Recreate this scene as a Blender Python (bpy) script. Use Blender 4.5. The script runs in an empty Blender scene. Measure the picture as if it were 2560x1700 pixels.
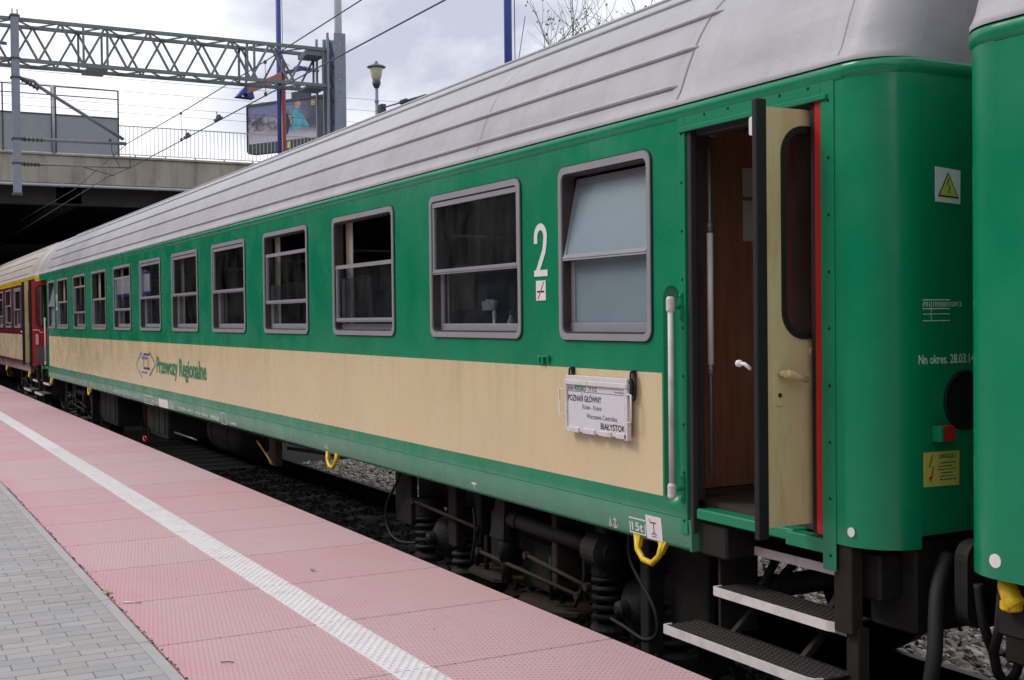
import bpy, math, random
from mathutils import Vector, Matrix
random.seed(7)
S = bpy.context.scene
COL = S.collection
R = math.radians
# ------------------------------------------------------------------ camera
cd = bpy.data.cameras.new('camera'); camo = bpy.data.objects.new('camera', cd); COL.objects.link(camo)
rx = Vector((0.47458582, 0.88014051, -0.01099936)); ux = Vector((-0.01141293, 0.01864832, 0.99976096)); fw = Vector((-0.88013524, 0.47434684, -0.01889521))
mm = Matrix((rx, ux, -fw)).transposed().to_4x4(); mm.translation = Vector((0, 0, 2.06))
camo.matrix_world = mm
cd.sensor_width = 36; cd.lens = 3053.0967 * 36 / 2560; cd.clip_start = .05; cd.clip_end = 3000
S.camera = camo
# ------------------------------------------------------------------ light and exposure
S.view_settings.view_transform = 'Standard'; S.view_settings.look = 'None'
S.view_settings.exposure = 0.14; S.view_settings.gamma = 1
SUN_EL = 48; SUN_DIR = Vector((-.50, -.62, .80)).normalized()
sd = bpy.data.lights.new('sun', 'SUN'); sd.energy = 1.45; sd.angle = R(20); sd.color = (1, .93, .84)
so = bpy.data.objects.new('sun', sd); COL.objects.link(so)
so.rotation_euler = (-SUN_DIR).to_track_quat('-Z', 'Y').to_euler(); so.location = (0, -20, 30)
W = bpy.data.worlds.new('World'); S.world = W; W.use_nodes = True
nt = W.node_tree; nt.nodes.clear()
def wn(t, **k):
    n = nt.nodes.new(t)
    for a, b in k.items(): setattr(n, a, b)
    return n
sky = wn('ShaderNodeTexSky', sky_type='NISHITA', sun_disc=False); sky.sun_elevation = math.asin(SUN_DIR.z); sky.sun_rotation = math.atan2(SUN_DIR.x, SUN_DIR.y)
tc = wn('ShaderNodeTexCoord')
mp = wn('ShaderNodeMapping'); mp.inputs['Scale'].default_value = (1, 1, 2.2); mp.inputs['Location'].default_value = (3.3, 1.7, .4)
nt.links.new(tc.outputs['Generated'], mp.inputs[0])
n1 = wn('ShaderNodeTexNoise'); n1.inputs['Scale'].default_value = 3.2; n1.inputs['Detail'].default_value = 7; n1.inputs['Roughness'].default_value = .56; n1.inputs['Distortion'].default_value = .3
nt.links.new(mp.outputs[0], n1.inputs[0])
cr = wn('ShaderNodeValToRGB'); e = cr.color_ramp.elements
e[0].position = .38; e[0].color = (.58, .60, .71, 1); e[1].position = .58; e[1].color = (1.22, 1.20, 1.22, 1)
m = cr.color_ramp.elements.new(.47); m.color = (.84, .86, .94, 1)
nt.links.new(n1.outputs[0], cr.inputs[0])
sc = wn('ShaderNodeVectorMath', operation='SCALE'); sc.inputs['Scale'].default_value = 10
nt.links.new(cr.outputs[0], sc.inputs[0])
mx = wn('ShaderNodeMix', data_type='RGBA'); mx.inputs[0].default_value = .88
nt.links.new(sky.outputs[0], mx.inputs[6]); nt.links.new(sc.outputs[0], mx.inputs[7])
bg = wn('ShaderNodeBackground'); bg.inputs[1].default_value = .1
nt.links.new(mx.outputs[2], bg.inputs[0])
wo = wn('ShaderNodeOutputWorld'); nt.links.new(bg.outputs[0], wo.inputs[0])

# ------------------------------------------------------------------ materials
def new_mat(name):
    m = bpy.data.materials.new(name); m.use_nodes = True
    t = m.node_tree; b = t.nodes['Principled BSDF']
    return m, t, b
def nd(t, ty, ins=None, **k):
    n = t.nodes.new(ty)
    for a, b in k.items(): setattr(n, a, b)
    for a, b in (ins or {}).items():
        if hasattr(b, 'is_output'): t.links.new(b, n.inputs[a])
        else: n.inputs[a].default_value = b
    return n
def coord(t, scale=(1, 1, 1), loc=(0, 0, 0)):
    c = nd(t, 'ShaderNodeTexCoord'); mpn = nd(t, 'ShaderNodeMapping', {0: c.outputs['Object'], 'Scale': scale, 'Location': loc})
    return mpn.outputs[0]
def noise(t, vec, scale, detail=4, rough=.5, dist=0):
    return nd(t, 'ShaderNodeTexNoise', {0: vec, 'Scale': scale, 'Detail': detail, 'Roughness': rough, 'Distortion': dist}).outputs[0]
def ramp(t, fac, a, b, ca=(0, 0, 0, 1), cb=(1, 1, 1, 1)):
    r = nd(t, 'ShaderNodeMapRange', {0: fac, 1: a, 2: b, 3: 0.0, 4: 1.0}); return r.outputs[0]
def mixc(t, f, a, b):
    n = nd(t, 'ShaderNodeMix', {}, data_type='RGBA')
    for i, v in ((0, f), (6, a), (7, b)):
        if hasattr(v, 'is_output'): t.links.new(v, n.inputs[i])
        else: n.inputs[i].default_value = (*v, 1) if isinstance(v, tuple) and len(v) == 3 else v
    return n.outputs[2]
def math2(t, op, a, b=0.0, c=0.0):
    n = nd(t, 'ShaderNodeMath', {0: a, 1: b, 2: c}, operation=op); return n.outputs[0]
def M(name, col, rough=.6, metal=0, var=.15, vs=4, bump=0, bs=40, stretch=(1, 1, 1), spec=.5, dirt=None, ds=2.0, da=.5):
    m, t, b = new_mat(name)
    v = coord(t, stretch); n = noise(t, v, vs, 6, .6)
    dark = tuple(c * (1 - var) for c in col); lite = tuple(min(1, c * (1 + var)) for c in col)
    c = mixc(t, ramp(t, n, .3, .7), dark, lite)
    if dirt:
        n2 = noise(t, v, ds, 8, .65, .2); f = math2(t, 'MULTIPLY', ramp(t, n2, .5, .75), da); c = mixc(t, f, c, dirt)
    t.links.new(c, b.inputs['Base Color'])
    b.inputs['Roughness'].default_value = rough; b.inputs['Metallic'].default_value = metal; b.inputs['Specular IOR Level'].default_value = spec
    if bump:
        nb = noise(t, v, bs, 5, .6); bb = nd(t, 'ShaderNodeBump', {'Height': nb, 'Strength': bump, 'Distance': .01}); t.links.new(bb.outputs[0], b.inputs['Normal'])
    return m
GREEN = (.0025, .225, .105); CREAM = (.70, .57, .345); MAROON = (.13, .012, .025)
def coach_paint(name, base, band, strip=None):
    m, t, b = new_mat(name)
    tcx = nd(t, 'ShaderNodeTexCoord'); sep = nd(t, 'ShaderNodeSeparateXYZ', {0: tcx.outputs['Object']})
    x, y, z = sep.outputs
    ax = math2(t, 'ABSOLUTE', x)
    inb = math2(t, 'MULTIPLY', math2(t, 'MULTIPLY', math2(t, 'GREATER_THAN', z, 1.194), math2(t, 'LESS_THAN', z, 1.784)), math2(t, 'LESS_THAN', ax, 10.40))
    n = noise(t, tcx.outputs['Object'], 1.6, 6, .6)
    g = mixc(t, ramp(t, n, .3, .7), tuple(c * .88 for c in base), tuple(c * 1.1 for c in base))
    # rain streaks and chalky patches worn into the paint
    st = coord(t, (5, 5, .35)); sn = noise(t, st, 2.2, 8, .7)
    ch = noise(t, coord(t, (1, 1, 1.4)), 1.1, 5, .6, .2)
    topz = ramp(t, z, 2.55, 3.0)
    chf = math2(t, 'MULTIPLY', math2(t, 'MULTIPLY', ramp(t, ch, .50, .72), topz), .28)
    g = mixc(t, chf, g, (.12, .30, .22))
    g = mixc(t, math2(t, 'MULTIPLY', ramp(t, sn, .52, .78), .12), g, (.07, .22, .15))
    lowz = ramp(t, z, 1.14, 1.10)
    g = mixc(t, math2(t, 'MULTIPLY', lowz, math2(t, 'MULTIPLY_ADD', ramp(t, ch, .35, .65), .22, .20)), g, (.20, .36, .29))
    cb = mixc(t, ramp(t, noise(t, tcx.outputs['Object'], .9, 6, .6), .3, .7), tuple(c * .93 for c in band), tuple(c * 1.05 for c in band))
    s2 = noise(t, coord(t, (6, 6, .22)), 1.7, 6, .66)
    zf = ramp(t, z, 1.20, 1.80)
    cb = mixc(t, math2(t, 'MULTIPLY', math2(t, 'MULTIPLY', ramp(t, s2, .50, .76), zf), .42), cb, (.40, .26, .09))
    cb = mixc(t, math2(t, 'MULTIPLY', ramp(t, noise(t, coord(t, (1.5, 1, 1)), 1.3, 5, .6), .45, .75), .22), cb, (.60, .54, .42))
    c = mixc(t, inb, g, cb)
    if strip:
        c = mixc(t, math2(t, 'GREATER_THAN', z, 2.925), c, strip)
    t.links.new(c, b.inputs['Base Color'])
    rn = nd(t, 'ShaderNodeMapRange', {0: noise(t, tcx.outputs['Object'], 3, 5, .6), 1: .3, 2: .7, 3: .17, 4: .36}); t.links.new(rn.outputs[0], b.inputs['Roughness'])
    hb = noise(t, coord(t, (1.6, 1, .35)), 1.5, 3, .5); bb0 = nd(t, 'ShaderNodeBump', {'Height': hb, 'Strength': .55, 'Distance': .03})
    hb3 = noise(t, coord(t, (1, 1, 1)), 4.5, 3, .5); bb = nd(t, 'ShaderNodeBump', {'Height': hb3, 'Strength': .22, 'Distance': .01, 'Normal': bb0.outputs[0]})
    hb2 = noise(t, coord(t, (8, 8, 8)), 9, 3, .5); bb2 = nd(t, 'ShaderNodeBump', {'Height': hb2, 'Strength': .06, 'Distance': .002, 'Normal': bb.outputs[0]})
    t.links.new(bb2.outputs[0], b.inputs['Normal'])
    return m
m_green = coach_paint('green_cream_paint', GREEN, CREAM)
m_red_coach = coach_paint('maroon_cream_paint', MAROON, (.60, .50, .33), (.72, .52, .02))
m_gplain = M('green_paint', GREEN, .33, var=.1, vs=2.5, bump=.05, bs=8)
m_rplain = M('maroon_paint', MAROON, .33, var=.1)
def roof_mat(name, col):
    m, t, b = new_mat(name)
    v = coord(t); n = noise(t, v, 1.3, 8, .62)
    c = mixc(t, ramp(t, n, .3, .7), tuple(k * .86 for k in col), tuple(min(1, k * 1.1) for k in col))
    s = noise(t, coord(t, (4.5, .5, .5)), 2.0, 8, .7)
    c = mixc(t, math2(t, 'MULTIPLY', ramp(t, s, .47, .75), .28), c, (.27, .245, .235))
    s5 = noise(t, coord(t, (.35, 3, 3)), 3.0, 7, .65); c = mixc(t, math2(t, 'MULTIPLY', ramp(t, s5, .5, .75), .2), c, (.60, .58, .58))
    n3 = noise(t, v, 26, 6, .7); c = mixc(t, math2(t, 'MULTIPLY', ramp(t, n3, .62, .75), .35), c, (.22, .20, .20))
    t.links.new(c, b.inputs['Base Color']); b.inputs['Roughness'].default_value = .46; b.inputs['Metallic'].default_value = .0; b.inputs['Specular IOR Level'].default_value = .4
    bb = nd(t, 'ShaderNodeBump', {'Height': noise(t, coord(t, (1, 1.5, 1.5)), 2.6, 4, .5), 'Strength': .5, 'Distance': .03})
    bb2 = nd(t, 'ShaderNodeBump', {'Height': noise(t, v, 60, 4, .6), 'Strength': .12, 'Distance': .003, 'Normal': bb.outputs[0]})
    t.links.new(bb2.outputs[0], b.inputs['Normal'])
    return m
m_roof = roof_mat('silver_roof_paint', (.415, .412, .445)); m_roof2 = roof_mat('dusty_roof_paint', (.50, .45, .41))
m_frame = M('window_grey', (.345, .34, .375), .38, .2, .05, 12, .03, 60, dirt=(.17, .15, .14), ds=6, da=.25)
m_reveal = M('window_reveal', (.045, .038, .034), .6, 0, .2, 9)
m_rubber = M('black_rubber', (.006, .006, .0075), .6, 0, .2, 8)
m_white = M('white_paint', (.78, .76, .78), .45, 0, .04, 12)
m_dirtywhite = M('scuffed_white', (.68, .65, .66), .5, 0, .08, 14, .05, 30, dirt=(.42, .33, .24), ds=12, da=.6)
m_leaf_cream = M('door_cream', (.64, .53, .285), .3, 0, .07, 2.5, .04, 4, (1, 3, .6), dirt=(.36, .22, .07), ds=3, da=.55)
m_redp = M('red_paint', (.52, .012, .015), .35, 0, .12, 6)
m_redleaf = M('red_door_paint', (.50, .014, .014), .35, 0, .12, 4)
m_wood = M('brown_laminate', (.25, .115, .07), .4, 0, .22, 5, .03, 40, (6, 6, .5))
m_dark = M('interior_dark', (.05, .035, .028), .6, 0, .2, 3)
m_inner = M('interior_brown', (.034, .020, .015), .55, 0, .25, 4)
m_seat = M('blue_seat_cloth', (.03, .05, .16), .9, 0, .25, 12, .2, 200)
m_cream_pl = M('cream_plastic', (.30, .28, .23), .5, 0, .05)
m_curtain = M('beige_curtain', (.42, .36, .28), .85, 0, .15, 8, .1, 30, (8, 8, .3))
m_bcurtain = M('blue_curtain', (.03, .075, .24), .85, 0, .2, 8)
m_steel = M('dirty_underframe', (.009, .008, .0075), .75, .1, .35, 6, .3, 40, dirt=(.034, .022, .016), ds=7, da=.6)
m_rust = M('rusty_brown_steel', (.020, .0145, .0125), .75, .2, .3, 8, .3, 30)
m_rust2 = M('rust_brown', (.028, .016, .012), .8, .1, .35, 14, .3, 40)
m_hose = M('hose_rubber', (.005, .005, .006), .7, 0, .2, 9)
m_yellow = M('yellow_paint', (.78, .54, .01), .4, 0, .1, 20, .05, 30, dirt=(.12, .09, .03), ds=25, da=.7)
m_tread = M('step_grating', (.028, .025, .024), .6, .3, .3, 30, .0)
m_black = M('black_print', (.015, .015, .02), .6, 0, .05)
m_grn_print = M('green_print', (.012, .20, .085), .6, 0, .08)
m_blue_print = M('blue_print', (.10, .15, .50), .6, 0, .08)
m_navy_print = M('navy_print', (.04, .03, .12), .6, 0, .08)
m_fadewhite = M('faded_white_print', (.78, .82, .82), .6, 0, .15, 30)
m_ysign = M('yellow_sticker', (.62, .55, .12), .5, 0, .06)
m_redprint = M('red_print', (.55, .02, .04), .5, 0, .05)
m_greyp = M('grey_tube', (.20, .20, .22), .35, .5, .1, 10)
m_lpaint = M('grey_mast_paint', (.22, .25, .31), .5, .15, .1, 3, dirt=(.12, .12, .12), ds=8, da=.3)
m_lpaint2 = M('pale_galvanised', (.42, .43, .47), .5, .3, .1, 5)
m_truss = M('truss_steel', (.15, .185, .20), .55, .25, .18, 3)
m_iron = M('dark_fittings', (.07, .08, .09), .6, .3, .2, 10)
m_wire = M('wire_metal', (.06, .07, .075), .5, .5, .1)
m_conc = None
def glass(name, tint=(.02, .025, .03), rough=.02, dirt=.06):
    m, t, b = new_mat(name); t.nodes.remove(b); out = t.nodes['Material Output']
    tr = nd(t, 'ShaderNodeBsdfTransparent', {0: (.86, .88, .90, 1)}); gl = nd(t, 'ShaderNodeBsdfGlossy', {'Roughness': rough, 'Color': (.9, .95, 1, 1)})
    bf_ = nd(t, 'ShaderNodeNewGeometry').outputs['Backfacing']; fr = nd(t, 'ShaderNodeFresnel', {'IOR': math2(t, 'MULTIPLY_ADD', bf_, 1 / 1.5 - 1.5, 1.5)}); mx = nd(t, 'ShaderNodeMixShader', {0: fr.outputs[0], 1: tr.outputs[0], 2: gl.outputs[0]})
    df = nd(t, 'ShaderNodeBsdfDiffuse', {0: (.30, .30, .29, 1)})
    nn = noise(t, coord(t, (2, 2, 1)), 3, 6, .7); mx2 = nd(t, 'ShaderNodeMixShader', {0: math2(t, 'MULTIPLY', ramp(t, nn, .35, .75), dirt), 1: mx.outputs[0], 2: df.outputs[0]})
    t.links.new(mx2.outputs[0], out.inputs[0]); return m
m_glass = glass('dusty_window_glass')
m_frost, _t, _b = new_mat('frosted_glass')
_b.inputs['Specular IOR Level'].default_value = .6
_b.inputs['Roughness'].default_value = .28
_n = noise(_t, coord(_t), 1.5, 5, .6); _t.links.new(mixc(_t, ramp(_t, _n, .3, .7), (.185, .25, .285), (.225, .30, .335)), _b.inputs['Base Color'])

# ------------------------------------------------------------------ mesh builder
class MB:
    def __init__(s): s.v = []; s.f = []; s.mi = []; s.cur = 0; s.sm = []; s.smooth = False
    def add(s, vs, fs):
        o = len(s.v); s.v += [tuple(p) for p in vs]
        for f in fs: s.f.append([o + i for i in f]); s.mi.append(s.cur); s.sm.append(s.smooth)
        return s
    def box(s, x0, x1, y0, y1, z0, z1, bev=0):
        x0, x1 = sorted((x0, x1)); y0, y1 = sorted((y0, y1)); z0, z1 = sorted((z0, z1))
        if bev <= 0:
            return s.add([(x0, y0, z0), (x1, y0, z0), (x1, y1, z0), (x0, y1, z0), (x0, y0, z1), (x1, y0, z1), (x1, y1, z1), (x0, y1, z1)],
                         [(0, 3, 2, 1), (4, 5, 6, 7), (0, 1, 5, 4), (1, 2, 6, 5), (2, 3, 7, 6), (3, 0, 4, 7)])
        b = bev; vs = []
        for z, i in ((z0, b), (z0 + b, 0), (z1 - b, 0), (z1, b)):
            c = b if i == 0 else b + 0
            if i: ring = [(x0 + b, y0 + b), (x1 - b, y0 + b), (x1 - b, y0 + b), (x1 - b, y1 - b), (x1 - b, y1 - b), (x0 + b, y1 - b), (x0 + b, y1 - b), (x0 + b, y0 + b)]
            ring = [(x0 + b, y0), (x1 - b, y0), (x1, y0 + b), (x1, y1 - b), (x1 - b, y1), (x0 + b, y1), (x0, y1 - b), (x0, y0 + b)] if not i else \
                   [(x0 + 1.4 * b, y0 + b), (x1 - 1.4 * b, y0 + b), (x1 - b, y0 + 1.4 * b), (x1 - b, y1 - 1.4 * b), (x1 - 1.4 * b, y1 - b), (x0 + 1.4 * b, y1 - b), (x0 + b, y1 - 1.4 * b), (x0 + b, y0 + 1.4 * b)]
            vs += [(p[0], p[1], z) for p in ring]
        fs = [tuple(range(7, -1, -1)), tuple(range(24, 32))]
        for k in range(3):
            for j in range(8): fs.append((k * 8 + j, k * 8 + (j + 1) % 8, k * 8 + 8 + (j + 1) % 8, k * 8 + 8 + j))
        return s.add(vs, fs)
    def tube(s, pts, r, n=8, cap=True, radii=None):
        pts = [Vector(p) for p in pts]; rings = []; sm = s.smooth; s.smooth = n > 4
        up = None; vs = []
        for i, p in enumerate(pts):
            d = (pts[min(i + 1, len(pts) - 1)] - pts[max(i - 1, 0)]).normalized()
            if up is None:
                up = Vector((0, 0, 1)) if abs(d.z) < .9 else Vector((1, 0, 0))
            a = d.cross(up); 
            if a.length < 1e-5: a = d.cross(Vector((0, 1, 0)))
            a.normalize(); bb = a.cross(d).normalized(); up = bb
            rr = radii[i] if radii else r
            off = math.pi / 4 if n == 4 else 0
            for k in range(n):
                t = 2 * math.pi * k / n + off; vs.append(p + a * math.cos(t) * rr + bb * math.sin(t) * rr)
        fs = []
        for i in range(len(pts) - 1):
            for k in range(n): fs.append((i * n + k, i * n + (k + 1) % n, (i + 1) * n + (k + 1) % n, (i + 1) * n + k))
        s.add(vs, fs); s.smooth = False
        if cap: 
            o = len(s.v) - len(vs); L = len(pts) - 1
            s.f.append([o + k for k in range(n - 1, -1, -1)]); s.mi.append(s.cur); s.sm.append(False)
            s.f.append([o + L * n + k for k in range(n)]); s.mi.append(s.cur); s.sm.append(False)
        s.smooth = sm; return s
    def bar(s, p, q, w): return s.tube([p, q], w * .7071, 4)
    def lathe(s, c, axis, prof, n=20):
        # prof: list of (distance along axis, radius)
        c = Vector(c); ax = Vector(axis).normalized(); u = ax.orthogonal().normalized(); w = ax.cross(u)
        vs = []; fs = []
        for d, r in prof:
            for k in range(n):
                t = 2 * math.pi * k / n; vs.append(c + ax * d + (u * math.cos(t) + w * math.sin(t)) * r)
        for i in range(len(prof) - 1):
            for k in range(n): fs.append((i * n + k, i * n + (k + 1) % n, (i + 1) * n + (k + 1) % n, (i + 1) * n + k))
        fs.append(tuple(range(n - 1, -1, -1))); fs.append(tuple((len(prof) - 1) * n + k for k in range(n)))
        return s.add(vs, fs)
    def prism(s, poly, fn, d0, d1):
        # poly 2D extruded; fn(u, v, d) -> xyz
        n = len(poly); vs = [fn(u, v, d0) for u, v in poly] + [fn(u, v, d1) for u, v in poly]
        fs = [tuple(range(n)), tuple(range(2 * n - 1, n - 1, -1))] + [(i, i + n, (i + 1) % n + n, (i + 1) % n) for i in range(n)]
        return s.add(vs, fs)
    def plate(s, outer, holes, thick, fn):
        cu = bpy.data.curves.new('tmp', 'CURVE'); cu.dimensions = '2D'; cu.fill_mode = 'BOTH'; cu.extrude = thick / 2
        for loop in [outer] + holes:
            sp = cu.splines.new('POLY'); sp.points.add(len(loop) - 1); sp.use_cyclic_u = True
            for i, (u, v) in enumerate(loop): sp.points[i].co = (u, v, 0, 1)
        return s._curve(cu, fn)
    def fit(s, body, cap, width, fn, bold=0):
        """text with a given capital height and overall width"""
        o = len(s.v); s.text(body, 1.0, lambda u, v, w: (u, v, w), bold=bold / cap * .7)
        V = s.v[o:]; u0 = min(p[0] for p in V); u1 = max(p[0] for p in V)
        k = width / (u1 - u0); s.v[o:] = [tuple(fn((p[0] - u0) * k, p[1] * cap / .72, 0)) for p in V]; return s
    def text(s, body, size, fn, sx=1.0, align='LEFT', bold=0):
        cu = bpy.data.curves.new('tmp', 'FONT'); cu.body = body; cu.size = size; cu.align_x = align; cu.resolution_u = 3; cu.offset = bold
        return s._curve(cu, lambda u, v, w: fn(u * sx, v, w))
    def _curve(s, cu, fn):
        ob = bpy.data.objects.new('tmp', cu); COL.objects.link(ob)
        dg = bpy.context.evaluated_depsgraph_get(); dg.update()
        me = bpy.data.meshes.new_from_object(ob.evaluated_get(dg))
        s.add([fn(*v.co) for v in me.vertices], [tuple(p.vertices) for p in me.polygons])
        bpy.data.objects.remove(ob); bpy.data.meshes.remove(me); bpy.data.curves.remove(cu); return s
def rrect(x0, x1, z0, z1, r, n=5):
    p = []
    for cx, cz, a in ((x1 - r, z1 - r, 0), (x0 + r, z1 - r, 90), (x0 + r, z0 + r, 180), (x1 - r, z0 + r, 270)):
        for k in range(n + 1):
            t = R(a + 90 * k / n); p.append((cx + r * math.cos(t), cz + r * math.sin(t)))
    return p
ORG = {}
def obj(name, mb, mat, parent=None, loc=(0, 0, 0), fix=False):
    """one mesh object; vertices are given in world space, origin moves to loc (or the parent's origin)"""
    me = bpy.data.meshes.new(name)
    o = bpy.data.objects.new(name, me)
    wl = Vector(ORG[parent]) if parent is not None else Vector(loc)
    me.from_pydata([tuple(Vector(v) - wl) for v in mb.v], [], mb.f)
    for mt in (mat if isinstance(mat, (list, tuple)) else [mat]): me.materials.append(mt)
    me.polygons.foreach_set('material_index', mb.mi); me.polygons.foreach_set('use_smooth', mb.sm)
    me.update(); me.validate()
    COL.objects.link(o)
    if parent is not None: o.parent = parent
    else: o.location = wl
    ORG[o] = tuple(wl)
    return o
def thing(name, label, cat, loc, group=None):
    o = bpy.data.objects.new(name, None); COL.objects.link(o); o.location = loc; ORG[o] = tuple(loc); o.empty_display_size = .2
    return tag(o, label, cat, group)
def tag(o, label, cat, group=None):
    o['label'] = label; o['category'] = cat
    if group: o['group'] = group
    return o
def struct(name, mb, mat, kind='structure'):
    o = obj(name, mb, mat); o['kind'] = kind; return o
def copy_tree(o, shift, parent=None, swap=None, skip=()):
    c = o.copy(); COL.objects.link(c); c.parent = parent
    if parent is None: c.location = Vector(o.location) + Vector(shift)
    if swap and c.type == 'MESH':
        for sl in c.material_slots:
            if sl.material in swap:
                mt = swap[sl.material]; sl.link = 'OBJECT'; sl.material = mt
    for ch in kids(o):
        if ch.get('own') or ch.name.split('.')[0] in skip: continue
        copy_tree(ch, shift, c, swap, skip)
    return c
def kids(o): return [c for c in bpy.data.objects if c.parent == o]

Y0 = 3.4; YC = 4.81; XC = -15.2
def mx_(x): return 2 * XC - x
SIDE = lambda d=0.0: (lambda u, v, w: (u, Y0 - d + -w, v))      # plane facing the platform
# ------------------------------------------------------------------ setting: ground, ballast, platform
m_soil = M('trackside_soil', (.11, .10, .09), .9, 0, .3, .6, .5, 6)
g = MB(); g.add([(-1200, -1200, -.30), (1200, -1200, -.30), (1200, 1200, -.30), (-1200, 1200, -.30)], [(0, 1, 2, 3)])
struct('ground', g, m_soil)
mb_, t_, b_ = new_mat('ballast_stone')
v_ = coord(t_); vo = nd(t_, 'ShaderNodeTexVoronoi', {0: v_, 'Scale': 24.0}); 
c_ = mixc(t_, ramp(t_, vo.outputs['Distance'], .0, .6), (.075, .068, .062), (.02, .018, .016))
t_.links.new(c_, b_.inputs['Base Color']); b_.inputs['Roughness'].default_value = .9
bb_ = nd(t_, 'ShaderNodeBump', {'Height': vo.outputs['Distance'], 'Strength': 1.0, 'Distance': .03}); bb_.invert = True; t_.links.new(bb_.outputs[0], b_.inputs['Normal'])
g = MB(); g.add([(-140, 2.9, -.19), (40, 2.9, -.19), (40, 7.6, -.19), (-140, 7.6, -.19)], [(0, 1, 2, 3)])
struct('track_ballast', g, mb_)
# loose stones
m_st, t_, b_ = new_mat('loose_stone')
oi = nd(t_, 'ShaderNodeTexCoord'); vo = nd(t_, 'ShaderNodeTexVoronoi', {0: oi.outputs['Object'], 'Scale': 11.0})
c_ = mixc(t_, nd(t_, 'ShaderNodeSeparateColor', {0: vo.outputs['Color']}).outputs[0], (.16, .145, .13), (.66, .62, .58))
c_ = mixc(t_, math2(t_, 'MULTIPLY', nd(t_, 'ShaderNodeSeparateColor', {0: vo.outputs['Color']}).outputs[1], .5), c_, (.34, .25, .19))
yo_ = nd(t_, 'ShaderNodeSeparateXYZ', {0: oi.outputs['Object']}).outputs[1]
c_ = mixc(t_, ramp(t_, yo_, 5.75, 5.45), c_, (.022, .019, .017))  # track grime, with the train's shade also put into the stone colour
t_.links.new(c_, b_.inputs['Base Color']); b_.inputs['Roughness'].default_value = .85
def stones(regions, mat, name, seed=3):
    rg = random.Random(seed); s = MB()
    base = [(1, 0, 0), (0, 1, 0), (-1, 0, 0), (0, -1, 0), (0, 0, 1), (0, 0, -1), (.6, .6, .5), (-.6, .6, -.5), (-.6, -.6, .5), (.6, -.6, -.5)]
    fcs = [(0, 6, 4), (6, 1, 4), (1, 2, 4), (2, 8, 4), (8, 3, 4), (3, 0, 4), (0, 1, 6), (2, 3, 8), (0, 5, 1), (1, 7, 2), (1, 5, 7), (7, 5, 2), (2, 5, 3), (3, 5, 9), (3, 9, 0), (9, 5, 0)]
    for (x0, x1, y0, y1, cnt, r0, r1, z) in regions:
        for _ in range(cnt):
            c = Vector((rg.uniform(x0, x1), rg.uniform(y0, y1), z + rg.uniform(-.012, .022))); rr = rg.uniform(r0, r1)
            q = Matrix.Rotation(rg.uniform(0, 6.28), 3, 'Z') @ Matrix.Rotation(rg.uniform(-1, 1), 3, 'X')
            k = (rg.uniform(.8, 1.35), rg.uniform(.7, 1.1), rg.uniform(.45, .75))
            s.add([c + q @ Vector((p[0] * k[0] * rr * rg.uniform(.8, 1.2), p[1] * k[1] * rr * rg.uniform(.8, 1.2), p[2] * k[2] * rr * rg.uniform(.8, 1.2))) for p in base], fcs)
    return struct(name, s, mat, 'stuff')
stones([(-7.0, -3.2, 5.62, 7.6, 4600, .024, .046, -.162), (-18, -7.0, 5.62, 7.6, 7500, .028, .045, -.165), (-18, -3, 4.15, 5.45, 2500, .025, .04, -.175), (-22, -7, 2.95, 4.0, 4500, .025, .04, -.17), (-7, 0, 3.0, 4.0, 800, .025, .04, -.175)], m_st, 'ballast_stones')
m_grit = M('dark_grit', (.06, .05, .04), .9, 0, .5, 60)
stones([(-12, -2.5, 1.203, 1.213, 700, .002, .006, .540), (-9, -3, .3, 1.15, 160, .0015, .004, .546), (-12, -3, 1.25, 3.05, 60, .0015, .0035, .551)], m_grit, 'platform_grit', 9)
# rails and sleepers
m_rail = M('rail_steel', (.045, .034, .030), .55, .5, .2, 8); m_slp = M('concrete_sleeper', (.07, .062, .055), .9, 0, .2, 4, .3, 30)
for yy in (YC - .7525, YC + .7525):
    r_ = MB(); prof = [(-.075, -.17), (.075, -.17), (.075, -.158), (.012, -.14), (.010, -.045), (.036, -.035), (.036, -.004), (.03, 0), (-.03, 0), (-.036, -.004), (-.036, -.035), (-.010, -.045), (-.012, -.14), (-.075, -.158)]
    r_.prism(prof, lambda u, v, d, yy=yy: (d, yy + u, v), -140, 30); o = struct('rail', r_, m_rail)
s_ = MB()
for k in range(110): s_.box(-64 + k * .6, -63.74 + k * .6, YC - 1.25, YC + 1.25, -.30, -.172, .02)
struct('track_sleepers', s_, m_slp)
# platform
m_pcon = M('platform_concrete', (.24, .235, .23), .9, 0, .15, 2, .2, 30)
PX0, PX1 = -110, 12
g = MB(); g.box(PX0, PX1, -9, 3.02, -.31, .44); g.box(PX0, PX1, -9, -.0, .44, .535)
struct('platform_body', g, m_pcon)
mp_, t_, b_ = new_mat('pink_slab')
tc_ = nd(t_, 'ShaderNodeTexCoord'); sp_ = nd(t_, 'ShaderNodeSeparateXYZ', {0: tc_.outputs['Object']}); X_, Y_, Z_ = sp_.outputs
cell = math2(t_, 'FLOOR', math2(t_, 'DIVIDE', math2(t_, 'ADD', X_, 4.792 + .96 * 200), .96))
wn_ = nd(t_, 'ShaderNodeTexWhiteNoise', {'W': cell}, noise_dimensions='1D')
n_ = noise(t_, tc_.outputs['Object'], 2.2, 8, .65, .3)
fac = math2(t_, 'ADD', math2(t_, 'MULTIPLY', wn_.outputs[0], .45), math2(t_, 'MULTIPLY_ADD', ramp(t_, n_, .3, .7), .4, .15))
c_ = mixc(t_, fac, (.56, .30, .335), (.545, .395, .405))
iny = ramp(t_, math2(t_, 'ADD', Y_, math2(t_, 'MULTIPLY', n_, .25)), 1.52, 1.22)
c_ = mixc(t_, math2(t_, 'MULTIPLY', iny, .6), c_, (.575, .26, .295))
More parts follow.
